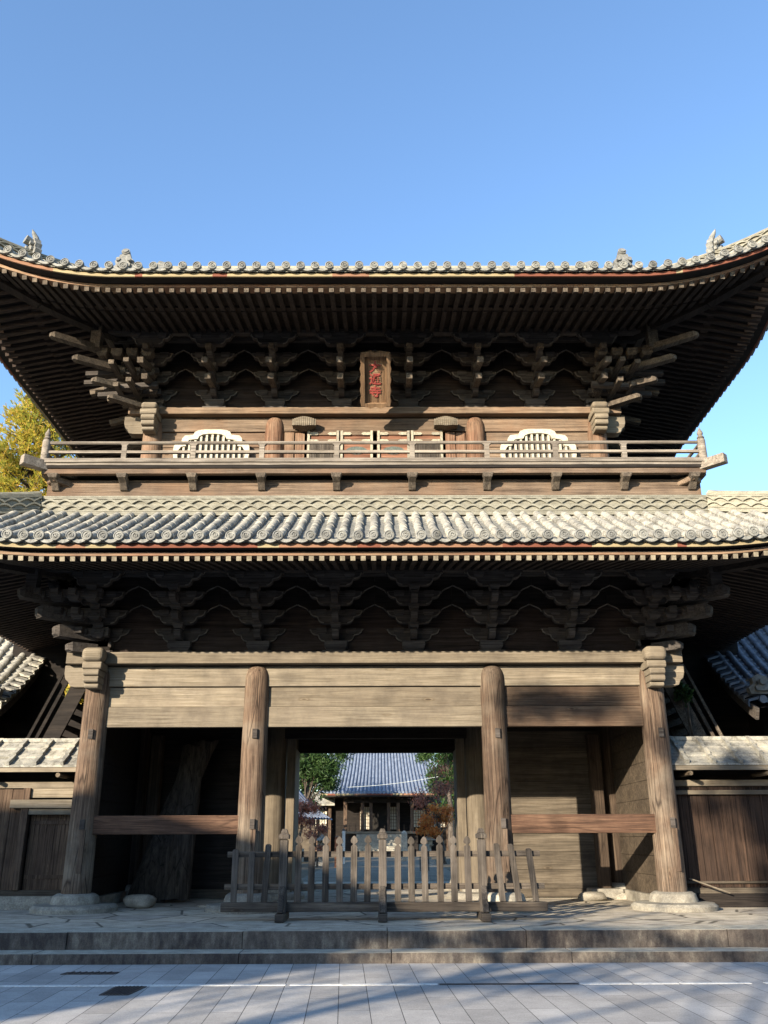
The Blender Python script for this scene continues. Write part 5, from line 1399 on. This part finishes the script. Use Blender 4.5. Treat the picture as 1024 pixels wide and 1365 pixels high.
lantern(-2.9, 30, 'pale stone lantern left of the courtyard path, in front of the pavilion', .8)
lantern(2.7, 33, 'pale stone lantern right of the courtyard path below the orange tree', .8)
m = MB(); pts = [Vector((-2.2, 46, 5.0)).lerp(Vector((4.2, 46, 5.7)), i/16)-Vector((0, 0, .12*math.sin(math.pi*i/16))) for i in range(17)]
tag(m.tube(pts, .014, 6).build('overhead_cable', M['cable']), 'thin pale cable strung across in front of the main hall roof', 'cable')
tree('pine_tree', 'dark green pine over the pavilion, left in the gate opening', 'tree', (-5.2, 46, ZP), 8.6, [((.2, 0, 6.3), (2.1, 1.8, 1.5), 5200), ((1.4, 0, 7.4), (1.7, 1.6, 1.5), 4200), ((-1.6, 0, 7.0), (1.9, 1.6, 1.6), 3500), ((.9, 1, 5.3), (1.4, 1.3, .8), 2600)], .07, M['leafg'], 41, limbs=16, elong=2.4)
tree('pine_tree', 'dark green tree at the top right of the gate opening', 'tree', (5.3, 50, ZP), 9.4, [((-.9, 0, 6.9), (1.5, 1.6, 1.7), 4200), ((.3, 0, 8.2), (2.0, 1.8, 1.5), 3600), ((-.6, 0.5, 5.6), (1.3, 1.3, .9), 2400)], .07, M['leafg'], 42, limbs=16, elong=2.4)
tree('maple_tree', 'orange and red maple glowing at the right side of the gate opening', 'tree', (3.6, 33, ZP), 3.6, [((-.2, 0, 2.25), (.95, .9, .85), 2600), ((-.9, 0, 1.9), (.7, .7, .6), 1100)], .05, M['leafo'], 43, trunk_r=.08, limbs=22)
tree('maple_tree', 'bare reddish branching tree above the orange maple', 'tree', (3.7, 36, ZP), 5.6, [((-.4, 0, 3.8), (1.5, 1.2, 1.4), 1700)], .05, M['leafr'], 44, trunk_r=.10, limbs=40)
tree('red_shrub', 'dark red-leaved shrub at the left side of the gate opening', 'shrub', (-4.2, 31, ZP), 3.4, [((.3, 0, 2.2), (1.1, 1.0, 1.0), 2300)], .05, M['leafr'], 45, trunk_r=.06, limbs=24)
tree('red_shrub', 'small scarlet-tipped shrub beneath the curved pavilion roof', 'shrub', (-3.0, 28, ZP), 2.0, [((0, 0, 1.4), (.8, .6, .8), 1200)], .04, M['leafr'], 46, trunk_r=.04, limbs=14)
rg8 = random.Random(4)
for i, (x, y, h_, lab) in enumerate(((-7.5, 60, 9, 'green tree standing behind the pavilion'), (8.0, 62, 9.5, 'green tree behind the maples right of the hall'))):
    tree('broadleaf_tree', lab, 'tree', (x, y, ZP), h_, [((0, 0, h_*.62), (3.4, 2.8, 3.4), 9000)], .16, M['leafg'], 60+i, limbs=14)

# ================================================================ across the street, behind the camera: what shades the gate's foot
th = empty('town_house', (-25, -24.5, 0), 'two-storey town house across the street, behind the viewer on the left', 'house')
def T(m, n_, mt, par=th):
    m.v = [(x+25, y+24.5, z) for x, y, z in m.v]; return MB.build(m, n_, mt, par)
T(MB().box(-36, -16.9, -27, -22, 0, 7.9), 'wall', M['plaster'])
rt = T(MB().hexa([(-36.6, -28, 7.4), (-16.1, -28, 8.15), (-16.1, -21, 8.15), (-36.6, -21, 7.4), (-36.0, -24.7, 10.3), (-22.3, -24.7, 10.3), (-22.3, -24.3, 10.3), (-36.0, -24.3, 10.3)]), 'roof', M['darktile'])
T(MB().box(-36, -22.2, -24.65, -24.35, 10.25, 10.5), 'ridge', M['darktile'], rt)
for i in range(6): T(MB().box(-34.5+i*3, -33+i*3, -21.99, -21.92, 3.6, 5.2), 'window', M['board_z'])
th2 = empty('shop_house', (18, -26, 0), 'long two-storey dark timber shop across the street, added behind the viewer on the right to cut sky light', 'house')  # unseen building added to block low sky light into the porch
def T2(m, n_, mt, par=th2):
    m.v = [(x-18, y+26, z) for x, y, z in m.v]; return MB.build(m, n_, mt, par)
T2(MB().box(-3.5, 42, -30, -22.5, 0, 7.4), 'wall', M['board_z'])
r2_ = T2(MB().hexa([(-4.2, -31, 7.2), (43, -31, 7.2), (43, -21.5, 7.2), (-4.2, -21.5, 7.2), (-4.2, -26.4, 10.2), (43, -26.4, 10.2), (43, -26, 10.2), (-4.2, -26, 10.2)]), 'roof', M['darktile'])
T2(MB().box(-4, 42.5, -22.4, -20.9, 3.3, 3.5), 'canopy', M['darktile'])
for i in range(9): T2(MB().box(-2+i*4.8, .6+i*4.8, -22.49, -22.4, 4.4, 6.2), 'window', M['dark'])
tree('street_tree', 'large leafy street tree across the road, behind the viewer', 'tree', (-14.5, -27, 0), 10.2, [((-1.6, 0, 7.6), (2.2, 1.8, 1.1), 260), ((1.2, .3, 7.4), (2.4, 1.8, 1.1), 95), ((3.6, 0, 7.2), (2.2, 1.6, 1.1), 80), ((-1.2, 0, 12.9), (1.4, 1.0, .55), 260)], .13, M['leafg'], 71, trunk_r=.25, limbs=14)
tree('street_tree', 'thin street tree across the road, furthest right behind the viewer', 'tree', (-7.2, -27, 0), 11.0, [((-5.2, 0, 10.6), (.8, .6, 1.6), 700), ((-6.4, .3, 11.9), (.6, .6, 1.2), 130), ((-3.4, 0, 7.6), (1.2, 1.3, .8), 110), ((.5, 0, 7.6), (1.8, 1.4, 1.0), 100)], .12, M['leafg'], 72, trunk_r=.2, limbs=10)

# repeats of one kind share a group
GR = {'side_wall': 'plank walls either side of the gate', 'stair_house': 'stair houses flanking the gate', 'outside_stair': 'steep stairs up to the upper floor',
      'conifer': 'conifers behind the left end of the gate', 'boulder': 'rocks lying on the platform', 'garden_shrub': 'thin shrubs beside the corner columns',
      'stone_lantern': 'stone lanterns along the courtyard path', 'pine_tree': 'dark trees in front of the hall', 'maple_tree': 'maples right of the path',
      'red_shrub': 'red shrubs left of the path', 'broadleaf_tree': 'green trees beside the hall', 'street_tree': 'street trees across the road'}
for o in sc.objects:
    if o.parent is None and o.name.split('.')[0] in GR and 'group' not in o: o['group'] = GR[o.name.split('.')[0]]
